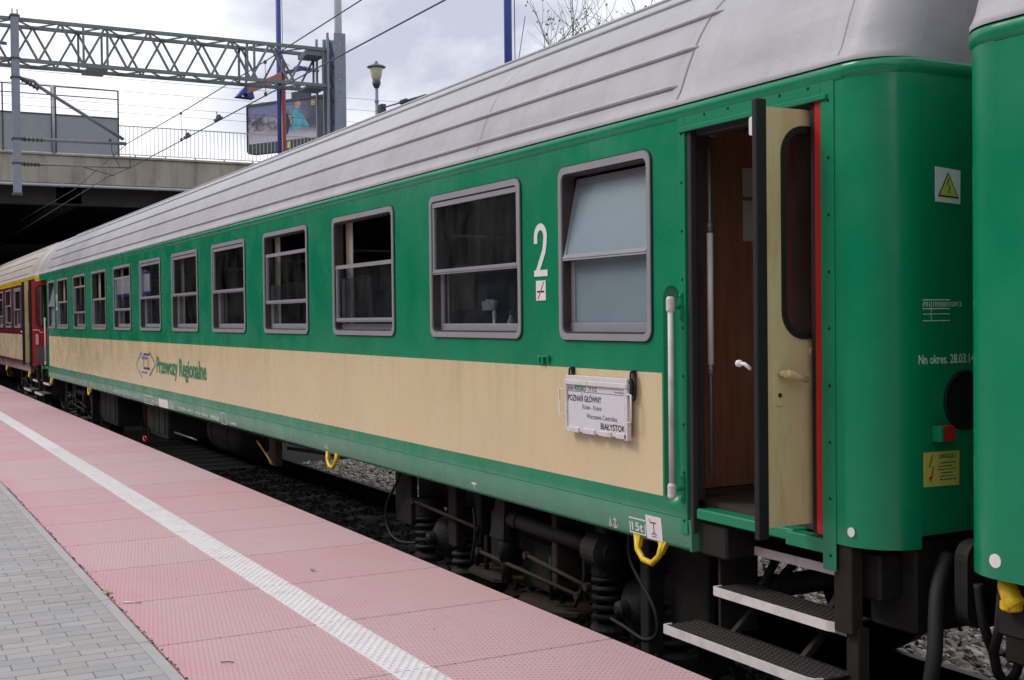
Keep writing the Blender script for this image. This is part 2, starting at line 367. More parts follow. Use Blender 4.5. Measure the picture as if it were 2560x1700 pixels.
n2_ = noise(t_, tc_.outputs['Object'], 9, 8, .7); c_ = mixc(t_, math2(t_, 'MULTIPLY', ramp(t_, n2_, .58, .75), .3), c_, (.30, .25, .25))
n9_ = noise(t_, tc_.outputs['Object'], 1.1, 9, .75, .5); c_ = mixc(t_, math2(t_, 'MULTIPLY', ramp(t_, n9_, .50, .72), .25), c_, (.42, .35, .365))
n8_ = noise(t_, tc_.outputs['Object'], 55, 2, .5); c_ = mixc(t_, math2(t_, 'MULTIPLY', ramp(t_, n8_, .74, .78), .5), c_, (.10, .07, .07))
# pits on a skewed lattice
def studs(a, b, rad):
    det = a[0] * b[1] - a[1] * b[0]
    i_ = math2(t_, 'ADD', math2(t_, 'MULTIPLY', X_, b[1] / det), math2(t_, 'MULTIPLY', Y_, -b[0] / det))
    j_ = math2(t_, 'ADD', math2(t_, 'MULTIPLY', X_, -a[1] / det), math2(t_, 'MULTIPLY', Y_, a[0] / det))
    fi = math2(t_, 'SUBTRACT', math2(t_, 'FRACT', i_), .5); fj = math2(t_, 'SUBTRACT', math2(t_, 'FRACT', j_), .5)
    wx = math2(t_, 'ADD', math2(t_, 'MULTIPLY', fi, a[0]), math2(t_, 'MULTIPLY', fj, b[0])); wy = math2(t_, 'ADD', math2(t_, 'MULTIPLY', fi, a[1]), math2(t_, 'MULTIPLY', fj, b[1]))
    d = math2(t_, 'DIVIDE', math2(t_, 'SQRT', math2(t_, 'ADD', math2(t_, 'MULTIPLY', wx, wx), math2(t_, 'MULTIPLY', wy, wy))), rad)
    return ramp(t_, d, 1.0, .4)
sd_ = studs((.0105, .0200), (-.028, .0280), .0058)
c_ = mixc(t_, math2(t_, 'MULTIPLY', sd_, .45), c_, (.26, .17, .19))
t_.links.new(c_, b_.inputs['Base Color']); b_.inputs['Roughness'].default_value = .75
bb_ = nd(t_, 'ShaderNodeBump', {'Height': sd_, 'Strength': 1.0, 'Distance': .004})
bb2_ = nd(t_, 'ShaderNodeBump', {'Height': noise(t_, tc_.outputs['Object'], 120, 4, .6), 'Strength': .25, 'Distance': .003, 'Normal': bb_.outputs[0]})
t_.links.new(bb2_.outputs[0], b_.inputs['Normal'])
g = MB(); xs = [-4.792 + .96 * k for k in range(-108, 17)]
for x in xs: g.box(x + .0045, x + .9555, 1.212, 3.10, .44, .55, .004)
struct('platform_edge_slabs', g, mp_)
g = MB()
for x in xs: g.box(x - .0044, x + .0044, 1.215, 3.09, .45, .5462)
struct('slab_joint_filler', g, M('joint_red', (.26, .07, .085), .9, 0, .2, 6))
m_wstrip = M('worn_white_strip', (.72, .69, .71), .6, 0, .05, 9, .1, 60, dirt=(.50, .43, .44), ds=7, da=.6)
g = MB()
for x in xs: g.box(x + .004, x + .956, 1.980, 2.168, .5475, .5535)
g.smooth = True
x = -1.6; pitch = .044; row = 0
while x > -15.5:
    nb = 8 if x > -9 else 5
    for k in range(5):
        cy = 1.980 + .014 + pitch * k + (0 if row % 2 == 0 else pitch / 2) + .002
        if cy > 2.156: continue
        ring = []; rr = .0135
        for z, r in ((.5533, rr), (.5565, rr * .78), (.5578, rr * .40)):
            ring += [(x + r * math.cos(6.283 * j / nb), cy + r * math.sin(6.283 * j / nb), z) for j in range(nb)]
        fs = [(a * nb + j, a * nb + (j + 1) % nb, (a + 1) * nb + (j + 1) % nb, (a + 1) * nb + j) for a in (0, 1) for j in range(nb)] + [tuple(2 * nb + j for j in range(nb))]
        g.add(ring, fs)
    x -= .034; row += 1
struct('tactile_strip', g, m_wstrip)
m_curb = M('grey_curb', (.38, .375, .385), .85, 0, .08, 3, .15, 60)
g = MB()
for k in range(120): g.box(-100.86 + k, -99.868 + k, 1.150, 1.203, .42, .549, .004)
struct('platform_kerb', g, m_curb)
m_pav, t_, b_ = new_mat('grey_paver')
tc_ = nd(t_, 'ShaderNodeTexCoord'); sp_ = nd(t_, 'ShaderNodeSeparateXYZ', {0: tc_.outputs['Object']}); X_, Y_, Z_ = sp_.outputs
row_ = math2(t_, 'FLOOR', math2(t_, 'DIVIDE', math2(t_, 'ADD', X_, 5.963 + 97.5), .0975)); yo = math2(t_, 'FLOOR', math2(t_, 'DIVIDE', math2(t_, 'ADD', Y_, math2(t_, 'MULTIPLY_ADD', math2(t_, 'MODULO', row_, 2.0), .1, 19.419)), .2))
wn_ = nd(t_, 'ShaderNodeTexWhiteNoise', {'Vector': nd(t_, 'ShaderNodeCombineXYZ', {0: row_, 1: yo}).outputs[0]}, noise_dimensions='2D')
n_ = noise(t_, tc_.outputs['Object'], 3, 8, .6)
c_ = mixc(t_, wn_.outputs[0], (.315, .31, .315), (.38, .372, .38)); c_ = mixc(t_, math2(t_, 'MULTIPLY', ramp(t_, n_, .5, .75), .5), c_, (.36, .335, .29))
n3_ = noise(t_, tc_.outputs['Object'], 45, 5, .6); c_ = mixc(t_, math2(t_, 'MULTIPLY', ramp(t_, n3_, .5, .7), .15), c_, (.28, .26, .26))
n4_ = noise(t_, tc_.outputs['Object'], 1.7, 8, .7, .4); c_ = mixc(t_, math2(t_, 'MULTIPLY', ramp(t_, n4_, .5, .68), .35), c_, (.29, .275, .24))
t_.links.new(c_, b_.inputs['Base Color']); b_.inputs['Roughness'].default_value = .85
bb2_ = nd(t_, 'ShaderNodeBump', {'Height': noise(t_, tc_.outputs['Object'], 150, 4, .6), 'Strength': .3, 'Distance': .003}); t_.links.new(bb2_.outputs[0], b_.inputs['Normal'])
g = MB(); rg = random.Random(5)
for r in range(-40, 300):
    x0 = -5.963 - .0975 * r; off = 0 if r % 2 == 0 else .1
    k = 0; y1 = 1.148
    ys = [.5805 + off + .2 * j for j in range(-5 if r < 60 else -2, 5)]
    ys = [a for a in ys if a < 1.13] + [1.149]
    for a, b in zip(ys[:-1], ys[1:]):
        if b - a < .03: continue
        dz = rg.uniform(-.0012, .0012); g.box(x0 + .0016, x0 + .0960, a + .0016, b - .0016, .50, .549 + dz, .003)
struct('paving_bricks', g, m_pav)
m_sand = M('joint_sand', (.20, .18, .18), .95, 0, .2, 20)
g = MB(); g.add([(PX0, -9, .5415), (PX1, -9, .5415), (PX1, 1.2, .5415), (PX0, 1.2, .5415)], [(0, 1, 2, 3)]); struct('paving_bed', g, m_sand)
g = MB(); g.box(PX0, PX1, -9, -.9, .5425, .547); struct('paving_far', g, m_pav)
# opposite platform beyond the track
g = MB(); g.box(PX0, 40, 7.9, 16, -.31, .55, .01); struct('opposite_platform', g, m_pcon)
# unseen bank added behind the viewer to give dark reflections in glass and paint
m_bank = M('reflection_bank_dark', (.022, .026, .018), .95, 0, .5, .5, .8, 3)
g = MB(); nx, ny = 60, 8; vs = []
for i in range(nx + 1):
    for j in range(ny + 1):
        t = j / ny; vs.append((-120 + 180 * i / nx, -11 - 10 * t, .5 + 11 * math.sin(min(1, t * 1.15) * math.pi / 2) + random.uniform(-.5, .5) * (t > .1) + math.sin(i * .9) * .5 * t))
fs = [(i * (ny + 1) + j, i * (ny + 1) + j + 1, (i + 1) * (ny + 1) + j + 1, (i + 1) * (ny + 1) + j) for i in range(nx) for j in range(ny)]
g.add(vs, fs); struct('dark_reflection_bank', g, m_bank)

# ------------------------------------------------------------------ the coach
coach = thing('railway_coach', 'long green and cream railway coach with silver ribbed roof, open door at near end', 'railway coach', (XC, YC, 0), 'coaches of the standing train')
WX = [(-5.306, .88)] + [(-6.805 - 1.877 * k, 1.265) for k in range(10)] + [(-25.12, .88)]
WZ0, WZ1 = 1.928, 2.868
def wbox(i):
    xc, w = WX[i]; return xc - w / 2, xc + w / 2
holes = [rrect(*[wbox(i)[0] + .02, wbox(i)[1] - .02], WZ0 + .02, WZ1 - .02, .055) for i in range(12)]
HRX = -4.72
def hole_hr(xc): return rrect(xc - .065, xc + .065, 1.16, 2.20, .06)
holes += [hole_hr(HRX), hole_hr(mx_(HRX))]
XE = -3.375; AR = .2; XA = XE - AR
xl = mx_
outer = [(-3.70, 1.15), (XA, 1.15), (XA, 3.03), (xl(XA), 3.03), (xl(XA), 1.15), (xl(-3.70), 1.15), (xl(-3.70), 2.93), (xl(-4.60), 2.93), (xl(-4.60), 1.11), (-4.60, 1.11), (-4.60, 2.93), (-3.70, 2.93)]
b = MB(); b.plate(outer, holes, .03, lambda u, v, w: (u, Y0 + .015 - w, v))
# handrail pockets
for xc in (HRX, xl(HRX)):
    ring = hole_hr(xc); n = len(ring); b.smooth = True
    cx, cz = xc, 1.68; vs = []
    for k, (s_, d) in enumerate(((1, .001), (.8, .028), (.45, .045))):
        for (u, v) in ring:
            vz = min(max(v, 1.24), 2.12); vs.append((cx + (u - cx) * s_, Y0 + d, vz + (v - vz) * s_))
    b.add(vs, [(a * n + j, a * n + (j + 1) % n, (a + 1) * n + (j + 1) % n, (a + 1) * n + j) for a in (0, 1) for j in range(n)] + [tuple(2 * n + j for j in range(n))]); b.smooth = False
# cant-rail bead, skirt
def strip(b, prof, x0, x1, nseg=1):
    n = len(prof); vs = [(x0, y, z) for y, z in prof] + [(x1, y, z) for y, z in prof]
    b.add(vs, [(i, i + 1, n + i + 1, n + i) for i in range(n - 1)])
b.smooth = True
strip(b, [(3.398, 2.972), (3.392, 2.982), (3.388, 3.0), (3.388, 3.018), (3.394, 3.030), (3.40, 3.034)], XA, xl(XA))
strip(b, [(3.44, 1.1065), (3.4005, 1.1065), (3.40, 1.104), (3.404, 1.04), (3.412, .975), (3.418, .960), (3.43, .953), (3.47, .952), (3.47, .99)], -4.585, xl(-4.585))
b.smooth = False
for x in (-4.585, xl(-4.585)): b.box(x - .004, x + .004, 3.403, 3.47, .96, 1.11)
# corners and ends, both sides
def arc(b, sx, sy, zb=1.15, zt=3.03):
    N = 10; vs = []
    for k in range(N + 1):
        a = R(90 * k / N); x = XA + AR * math.sin(a); y = Y0 + AR * (1 - math.cos(a))
        if sx < 0: x = xl(x)
        if sy < 0: y = 2 * YC - y
        vs += [(x, y, zb), (x, y, zt)]
    b.smooth = True; b.add(vs, [(2 * k, 2 * k + 2, 2 * k + 3, 2 * k + 1) for k in range(N)]); b.smooth = False
for sx in (1, -1):
    for sy in (1, -1): arc(b, sx, sy)
    x = XE if sx > 0 else xl(XE); x2 = x - .02 * sx
    b.box(x, x2, Y0 + AR, 2 * YC - Y0 - AR, 1.2, 3.031)
bead = [(.002, 2.972), (-.008, 2.984), (-.012, 3.0), (-.012, 3.018), (-.006, 3.030), (.0, 3.034)]
for sx in (1, -1):
    vs = []; b.smooth = True
    for k in range(12):
        a = R(90 * min(k, 10) / 10)
        for off, z in bead:
            rr = AR - off
            x = XA + rr * math.sin(a); y = Y0 + AR - rr * math.cos(a)
            if k == 11: y = YC
            vs.append((x if sx > 0 else xl(x), y, z))
    nb = len(bead); b.add(vs, [(i * nb + j, i * nb + j + 1, (i + 1) * nb + j + 1, (i + 1) * nb + j) for i in range(11) for j in range(nb - 1)]); b.smooth = False
# far side wall
b.box(xl(XA), XA, 2 * YC - Y0 - .03, 2 * YC - Y0, .96, 3.03)
obj('side_wall', b, m_green, coach)
# door frame flanges with screws, left and right ends
def frame_strip(sgn):
    f = MB(); X = (lambda x: x) if sgn > 0 else xl
    fl = [(X(-4.655), X(-4.60), 1.02, 3.0)]
    y0 = 3.3955
    f.box(X(-4.652), X(-4.601), y0, 3.40, 1.04, 2.995, .001)
    f.box(X(-3.699), X(-3.625), y0, 3.40, 1.04, 2.995, .001)
    f.box(X(-4.600), X(-3.700), y0, 3.40, 2.925, 2.995, .001)
    f.box(X(-4.64), X(-3.66), 3.385, 3.398, 2.905, 2.928, .003)
    f.cur = 1
    for k in range(9):
        for xx in (-4.625, -3.655): f.lathe((X(xx), 3.396, 1.10 + .225 * k), (0, -1, 0), [(0, .007), (.003, .006), (.0045, .003)], 8)
    for k in range(5): f.lathe((X(-4.45 + .17 * k), 3.396, 2.965), (0, -1, 0), [(0, .007), (.003, .006), (.0045, .003)], 8)
    return obj('door_frame', f, [m_gplain, m_steel], coach)
frame_strip(1); frame_strip(-1)
# roof
prof = [(-.012, 3.034), (-.014, 3.052), (-.002, 3.064), (.018, 3.10), (.035, 3.15), (.06, 3.225), (.09, 3.30), (.125, 3.37), (.16, 3.43), (.21, 3.50), (.27, 3.56), (.34, 3.63), (.42, 3.69), (.53, 3.76), (.65, 3.82), (.78, 3.867), (.9, 3.905), (1.15, 3.96), (1.41, 3.985)]
full = [(Y0 + d, z) for d, z in prof] + [(2 * YC - Y0 - d, z) for d, z in reversed(prof[:-1])]
def ring_at(x, inset):
    k = (1.41 - inset) / 1.41; out = []
    for y, z in full: out.append((x, YC + (y - YC) * k, z if z < 3.2 else 3.2 + (z - 3.2) * (1 - inset * .7)))
    return out
rs = []; N = 10
for k in range(N, -1, -1): a = R(90 * k / N); rs.append(ring_at(xl(XA + AR * math.sin(a)), AR * (1 - math.cos(a))))
for x in [xl(XA) + (XA - xl(XA)) * k / 30 for k in range(1, 30)]: rs.append(ring_at(x, 0))
for k in range(0, N + 1): a = R(90 * k / N); rs.append(ring_at(XA + AR * math.sin(a), AR * (1 - math.cos(a))))
rf = MB(); rf.smooth = True; n = len(full)
rf.add([p for r in rs for p in r], [(i * n + j, (i + 1) * n + j, (i + 1) * n + j + 1, i * n + j + 1) for i in range(len(rs) - 1) for j in range(n - 1)])
rf.smooth = False
for r in (rs[0], rs[-1]):
    rf.add(r, [tuple(range(n))])
def prof_y(z):
    for (d0, z0), (d1, z1) in zip(prof[3:-1], prof[4:]):
        if z0 <= z <= z1: return Y0 + d0 + (d1 - d0) * (z - z0) / (z1 - z0)
for z, xe in ((3.135, -4.69), (3.31, -4.608), (3.475, -4.549), (3.665, -4.51), (3.80, -4.48)):
    for sy in (1, -1):
        y = prof_y(z); y = y if sy > 0 else 2 * YC - y
        ny = -sy * .004
        rf.tube([(xl(xe) , y + ny * -1, z), (xl(xe) + .05, y + ny, z + .003), (xe - .05, y + ny, z + .003), (xe, y - ny, z)], .013, 6, radii=[.004, .013, .013, .004])
obj('roof', rf, m_roof, coach)
m_seam = M('seam_grey', (.27, .26, .27), .6)
for xs_, w in ((-4.66, .006), (-6.76, .0025), (-3.60, .0018), (-11.1, .0018), (-15.3, .0018), (-19.6, .0018), (-25.75, .005)):
    pts = [(Y0 + d, z) for d, z in prof[2:]]
    vs = []; sm_ = MB()
    for i, (y, z) in enumerate(pts):
        lean = .06 * (z - 3.06) if xs_ == -4.66 else 0
        vs += [(xs_ - w + lean, y - .0022, z + .0022), (xs_ + w + lean, y - .0022, z + .0022)]
    sm_.add(vs, [(2 * i, 2 * i + 1, 2 * i + 3, 2 * i + 2) for i in range(len(pts) - 1)])
    obj('roof_seam', sm_, m_seam, coach)
# end walls detail: gangway bellows
for sx in (1, -1):
    bl = MB(); x0 = XE if sx > 0 else xl(XE)
    for k in range(6):
        xx = x0 + sx * (.008 + .022 * k); o_ = rrect(YC - .72, YC + .72, 1.12, 3.25, .3); i_ = rrect(YC - .45, YC + .45, 1.22, 3.1, .2)
        bl.plate(o_, [i_], .016, lambda u, v, w, xx=xx, sx=sx: (xx + sx * .01 + w, u, v))
    obj('gangway_bellows', bl, m_rubber, coach)
# ---- windows
STY = ['tilt', (.05, .54), (.41, .87), (.216, .69), (.05, .54), (.05, .535), (.05, .535), (.18, .68), (.47, .95), (.21, .69), (.455, .94), 'tilt']
def window(i):
    x0, x1 = wbox(i); H_ = WZ1 - WZ0; sty = STY[i]
    fn = lambda y: (lambda u, v, w: (u, y - w, v))
    f = MB()
    of = .0; yF = 3.386
    f.plate(rrect(x0 + .006, x1 - .006, WZ0 + .006, WZ1 - .006, .058), [rrect(x0 + .035, x1 - .035, WZ0 + .040, WZ1 - .043, .038)], .016, fn(yF + .008))
    w_ = obj('window', f, m_frame, coach)
    f = MB(); f.plate(rrect(x0 + .024, x1 - .024, WZ0 + .026, WZ1 - .028, .045), [rrect(x0 + .044, x1 - .044, WZ0 + .050, WZ1 - .052, .030)], .073, fn(3.432)); obj('window_reveal', f, m_reveal, w_)
    gk = MB(); gk.plate(rrect(x0, x1, WZ0, WZ1, .064), [rrect(x0 + .012, x1 - .012, WZ0 + .012, WZ1 - .012, .055)], .008, fn(3.3975)); obj('gasket', gk, m_rubber, w_)
    ix0, ix1, iz0, iz1 = x0 + .044, x1 - .044, WZ0 + .050, WZ1 - .052
    bt = .032
    def sash(z0, z1, y, tilt=0, mat=m_glass):
        s = MB(); p = MB()
        T = lambda u, v, w: (u, y - w + (v - z0) * math.tan(tilt), v)
        def bx(a, b_, c, d, t=.022):
            s.prism([(a, c), (b_, c), (b_, d), (a, d)], lambda u, v, w: T(u, v, w), -t / 2, t / 2)
        bx(ix0 + .001, ix1 - .001, z0, z0 + bt); bx(ix0 + .001, ix1 - .001, z1 - bt * .9, z1)
        bx(ix0 + .001, ix0 + .018, z0 + bt, z1 - bt * .9, .018); bx(ix1 - .018, ix1 - .001, z0 + bt, z1 - bt * .9, .018)
        s.prism([(ix0 + .001, z0 + bt * .35), (ix1 - .001, z0 + bt * .35), (ix1 - .001, z0 + bt * .6), (ix0 + .001, z0 + bt * .6)], lambda u, v, w: T(u, v, w), .011, .016)
        obj('sash', s, m_frame, w_)
        p.prism([(ix0 + .017, z0 + bt * .8), (ix1 - .017, z0 + bt * .8), (ix1 - .017, z1 - bt * .7), (ix0 + .017, z1 - bt * .7)], lambda u, v, w: T(u, v, w), -.002, .002)
        obj('pane', p, mat, w_)
    if sty == 'tilt':
        zb = WZ0 + H_ * .46
        sash(zb, iz1 - .012, 3.400, R(12), m_frost)
        lo = MB(); lo.box(ix0 + .001, ix1 - .001, 3.452, 3.456, iz0 + .05, zb + .02); obj('pane', lo, m_frost, w_)
        lb = MB(); lb.box(ix0 + .001, ix1 - .001, 3.435, 3.46, iz0 - .004, iz0 + .048, .003); lb.box(ix0 + .001, ix0 + .035, 3.440, 3.46, iz0 + .048, zb, .003); obj('bottom_rail', lb, m_frame, w_)
    else:
        a, c = sty
        sash(WZ1 - c * H_ - bt / 2 if c < .9 else iz0 + .001, min(WZ1 - a * H_, iz1 - .001), 3.404 if a < .1 else 3.412)
        lo = MB(); lo.box(ix0 + .001, ix1 - .001, 3.462, 3.466, iz0 + .04, WZ0 + H_ * .48); obj('pane', lo, m_glass, w_)
        lb = MB(); lb.box(ix0 + .001, ix1 - .001, 3.445, 3.474, iz0 - .004, iz0 + .042, .003); lb.box(ix0 + .001, ix0 + .022, 3.448, 3.472, iz0 + .042, WZ0 + H_ * .48, .002)
        lb.box(ix0 + .045, ix0 + .060, 3.476, 3.49, iz0, WZ0 + H_ * .48, .002); obj('bottom_rail', lb, m_frame, w_)
    return w_
WINS = [window(i) for i in range(12)]
# ---- interior
it = MB(); it.box(xl(-4.80), -4.80, 3.50, 6.18, 1.17, 1.22); it.box(xl(-4.80), -4.80, 3.50, 6.18, 2.98, 3.0); it.box(xl(-4.8), -4.8, 5.0, 5.04, 1.22, 2.98)
it.box(xl(-4.8), -4.8, 3.475, 3.50, 1.17, WZ0 + .02); it.box(xl(-4.8), -4.8, 3.475, 3.50, WZ1 - .01, 3.0)
obj('interior', it, m_inner, coach)
for k in range(12):
    xm = -5.86 - 1.877 * k if k else -5.86
    if k == 11: xm = xl(-5.86)
    p = MB(); p.box(xm - .03, xm + .03, 3.48, 5.0, 1.22, 2.98); obj('partition', p, m_inner, coach)
for k in range(10):
    xc = -6.805 - 1.877 * k
    for s_ in (1, -1):
        q = MB(); xw = xc + s_ * .88
        pr_ = [(xw, 1.24), (xw - s_ * .62, 1.24), (xw - s_ * .66, 1.55), (xw - s_ * .60, 1.63), (xw - s_ * .16, 1.60), (xw - s_ * .08, 2.30), (xw - s_ * .02, 2.42), (xw, 2.42)]
        q.prism(pr_, lambda u, v, d: (u, d, v), 3.56, 4.95); obj('seat', q, m_seat, coach)
for k in range(10):
    xc = -6.805 - 1.877 * k
    q = MB(); q.lathe((xc, 4.3, 2.975), (0, 0, -1), [(0, .14), (.03, .14), (.06, .09), (.065, .02)], 16); obj('ceiling_lamp', q, m_cream_pl, coach)
    q = MB(); q.box(xc - .22, xc + .22, 3.51, 3.75, 1.86, 1.885, .006); obj('table', q, m_cream_pl, coach)
    for s_ in (1, -1):
        xw = xc + s_ * .90
        q = MB(); q.tube([(xw, 3.60, 2.62), (xw - s_ * .26, 3.60, 2.60)], .010, 6); q.tube([(xw, 4.8, 2.62), (xw - s_ * .26, 4.8, 2.60)], .010, 6)
        for j in range(4): q.tube([(xw - s_ * (.07 + .06 * j), 3.58, 2.615), (xw - s_ * (.07 + .06 * j), 4.85, 2.615)], .007, 6)
        obj('luggage_rack', q, m_greyp, coach)
        q = MB(); q.box(xw - s_ * .17, xw - s_ * .06, 3.62, 3.80, 2.08, 2.42, .03); obj('headrest', q, m_cream_pl, coach)
for k, i in enumerate((2, 3, 8, 9, 10, 7, 5)):
    x0, x1 = wbox(i); pts = []
    for j in range(9): pts.append((x0 + .03 + .016 * j, 3.50 + .008 * (-1) ** j))
    c1 = MB(); vs = [(a, y, 1.95) for a, y in pts] + [(a, y, 2.86) for a, y in pts]; c1.smooth = True
    c1.add(vs, [(j, j + 1, 9 + j + 1, 9 + j) for j in range(8)]); obj('curtain', c1, m_curtain, coach)
for i in (4, 6, 7, 11, 0):
    x0, x1 = wbox(i); x1 = x0 + .33 if i == 0 else x1; c1 = MB(); c1.smooth = True; pts = [(x1 - .09 - .03 * j, 3.54 + .014 * (-1) ** j) for j in range(7)]
    c1.add([(a, y, 1.95) for a, y in pts] + [(a - .06, y, 2.86) for a, y in pts], [(j, j + 1, 7 + j + 1, 7 + j) for j in range(6)]); obj('curtain', c1, m_bcurtain, coach)
# vestibules
def vestibule(sgn):
    X = (lambda x: x) if sgn > 0 else xl
    v = MB(); v.box(X(-4.79), X(-4.755), 3.52, 6.15, 1.22, 2.97)
    o = obj('vestibule_partition', v, m_wood, coach)
    v = MB(); v.box(X(-4.754), X(XE - .22), 3.50, 6.15, 1.16, 1.19); v.box(X(-4.754), X(XE - .22), 3.46, 6.15, 2.96, 2.98); v.box(X(XE - .06), X(XE - .03), 3.62, 6.15, 1.19, 2.96)
    v.box(X(-4.754), X(-4.735), 3.60, 6.15, 1.19, 1.215)
    v.box(X(-4.754), X(XE - .06), 6.12, 6.15, 1.19, 2.96)
    obj('vestibule_lining', v, m_dark, coach)
    v = MB(); v.box(X(-4.598), X(-4.568), 3.405, 3.44, 1.05, 2.93, .004); v.box(X(-4.62), X(-4.598), 3.452, 3.50, 1.19, 2.93, .003)
    v.box(X(-4.56), X(-3.75), 3.43, 3.50, 2.885, 2.93, .004)
    obj('door_jamb', v, M('dark_jamb', (.035, .032, .040), .5), coach)
    v = MB(); v.box(X(-4.599), X(-4.590), 3.441, 3.451, 1.16, 2.90, .002); v.box(X(-3.745), X(-3.701), 3.402, 3.45, 1.17, 2.915, .006)
    obj('door_edge', v, m_redp, coach)
    v = MB(); v.box(X(-3.775), X(-3.746), 3.41, 3.46, 1.17, 2.91, .004); obj('door_seal', v, m_rubber, coach)
    v = MB(); v.box(X(-4.56), X(-3.90), 3.415, 3.50, 1.115, 1.165, .006); v.box(X(-3.93), X(-3.64), 3.400, 3.47, 1.10, 1.158, .004); obj('door_sill', v, m_gplain, coach)
    v = MB(); v.tube([(X(-4.60), 3.538, 1.30), (X(-4.60), 3.538, 2.90)], .010, 8); v.tube([(X(-4.6), 3.538, 2.90), (X(-4.6), 3.60, 2.915)], .014, 6)
    for z in (2.47, 1.80): v.tube([(X(-4.6), 3.538, z - .025), (X(-4.6), 3.538, z + .025)], .018, 8); v.tube([(X(-4.6), 3.538, z), (X(-4.66), 3.60, z)], .012, 6)
    hr = obj('inner_handrail', v, m_greyp, coach)
    v = MB(); v.tube([(X(-4.60), 3.538, 1.82), (X(-4.60), 3.538, 2.45)], .0145, 10); obj('grip', v, m_white, hr)
    v = MB()
    return o
vestibule(1); vestibule(-1)
# notices on the wood partition
nn = MB(); nn.box(-4.7545, -4.7525, 3.86, 4.02, 2.42, 2.62); nn.box(-4.7545, -4.7525, 3.86, 4.02, 2.64, 2.78)
no_ = obj('notice', nn, M('paper_notice', (.45, .40, .42), .7), coach)
# outer handrails
def handrail(X):
    v = MB(); x = X(HRX + .07); y = 3.345
    v.tube([(x, y, 1.25), (x, y, 2.10)], .0135, 12)
    for z, s_ in ((2.11, 1), (1.24, -1)): v.lathe((x, y, z - .035), (0, 0, 1), [(0, .015), (.008, .021), (.06, .021), (.072, .014)], 12)
    h = obj('handrail', v, m_dirtywhite, coach)
    for z in (2.10, 1.25):
        v = MB(); v.box(x + .012, x + .03, 3.385, 3.43, z - .07, z + .07, .006); v.tube([(x, y, z), (x + .021, 3.40, z)], .012, 8)
        for q in (-.05, .05): v.lathe((x + .021, 3.388, z + q), (0, -1, 0), [(0, .008), (.006, .007), (.008, .003)], 8)
        obj('bracket', v, m_gplain, h)
handrail(lambda x: x); handrail(xl)
# ---- door leaf: folded outwards; shape in plane x, between y 3.19 and 3.74
def leaf(X, face_mat, back_mat, sgn):
    xa = X(-3.80); t = .035
    z0, z1 = 1.205, 2.885; y0, y1 = 3.205, 3.75
    v = MB(); op = [(y0, z0), (y1, z0), (y1, z1), (y0, z1)]; hole = rrect(3.293, 3.66, 1.975, 2.80, .10, 7)
    v.plate(op, [hole], t, lambda u, w, d: (xa - sgn * t / 2 + d, u, w))
    L = obj('door_leaf', v, face_mat, coach)
    k = MB(); k.plate(rrect(3.277, 3.675, 1.957, 2.818, .115, 7), [rrect(3.300, 3.652, 1.984, 2.792, .092, 7)], .05, lambda u, w, d: (xa - sgn * t / 2 + d, u, w)); obj('window_gasket', k, m_rubber, L)
    k = MB(); k.box(xa - sgn * t / 2 - .002, xa - sgn * t / 2 + .002, 3.30, 3.655, 1.98, 2.795); obj('pane', k, m_glass, L)
    k = MB(); k.box(xa - sgn * .024, xa + sgn * .006, 3.150, 3.204, z0 - .045, z1 + .030, .004); k.box(xa - sgn * (t - .004), xa - sgn * .0245, 3.158, 3.19, z0 + .03, z1 - .01, .002); obj('rubber_edge', k, m_rubber, L)
    return L, xa
L1, xa = leaf(lambda x: x, m_leaf_cream, m_redp, 1)
k = MB(); k.plate(rrect(3.240, 3.279, 1.690, 1.868, .019, 5), [], .006, lambda u, w, d: (xa + .003 + d, u, w)); 
k.tube([(xa + .004, 3.26, 1.822), (xa + .045, 3.258, 1.822)], .0125, 12)
k.tube([(xa + .045, 3.256, 1.822), (xa + .048, 3.275, 1.821), (xa + .046, 3.315, 1.810), (xa + .042, 3.368, 1.794)], .012, 10, radii=[.0165, .0165, .0145, .0135])
k.cur = 0
H1 = obj('handle', k, m_leaf_cream, L1)
k = MB(); k.lathe((xa + .006, 3.261, 1.734), (1, 0, 0), [(0, .0095), (.004, .009), (.005, .004)], 12); obj('lock', k, m_black, L1)
k = MB(); k.lathe((xa, 3.442, 1.906), (1, 0, 0), [(0, .021), (.006, .019), (.008, .008)], 16); obj('cover_cap', k, m_leaf_cream, L1)
k = MB(); k.tube([(xa - .05, 3.16, 1.84), (xa - .075, 3.15, 1.86), (xa - .10, 3.15, 1.862)], .008, 8); k.lathe((xa - .125, 3.15, 1.862), (1, 0, 0), [(0, .006), (.006, .014), (.02, .015), (.03, .008)], 10); obj('outer_knob', k, m_white, L1)
k = MB(); k.plate(rrect(-3.866, -3.826, 2.775, 2.85, .012), [], .012, lambda u, w, d: (u, 3.178 + d, w)); obj('latch_plate', k, m_white, L1)
L2, xb = leaf(xl, m_redleaf, m_redleaf, -1)
k = MB(); k.tube([(xb + .05, 3.22, 1.90), (xb + .05, 3.33, 1.90), (xb + .05, 3.36, 1.85), (xb + .05, 3.46, 1.85)], .010, 8); obj('grab_rail', k, m_white, L2)
k = MB(); k.plate(rrect(3.27, 3.32, 1.60, 1.82, .02), [], .02, lambda u, w, d: (xb + .05 + d, u, w)); obj('handle', k, m_dirtywhite, L2)
k = MB(); k.plate(rrect(3.27, 3.66, 1.22, 1.56, .08), [], .02, lambda u, w, d: (xb + .046 + d, u, w)); obj('kick_panel', k, M('grey_kick_panel', (.12, .10, .10), .5), L2)
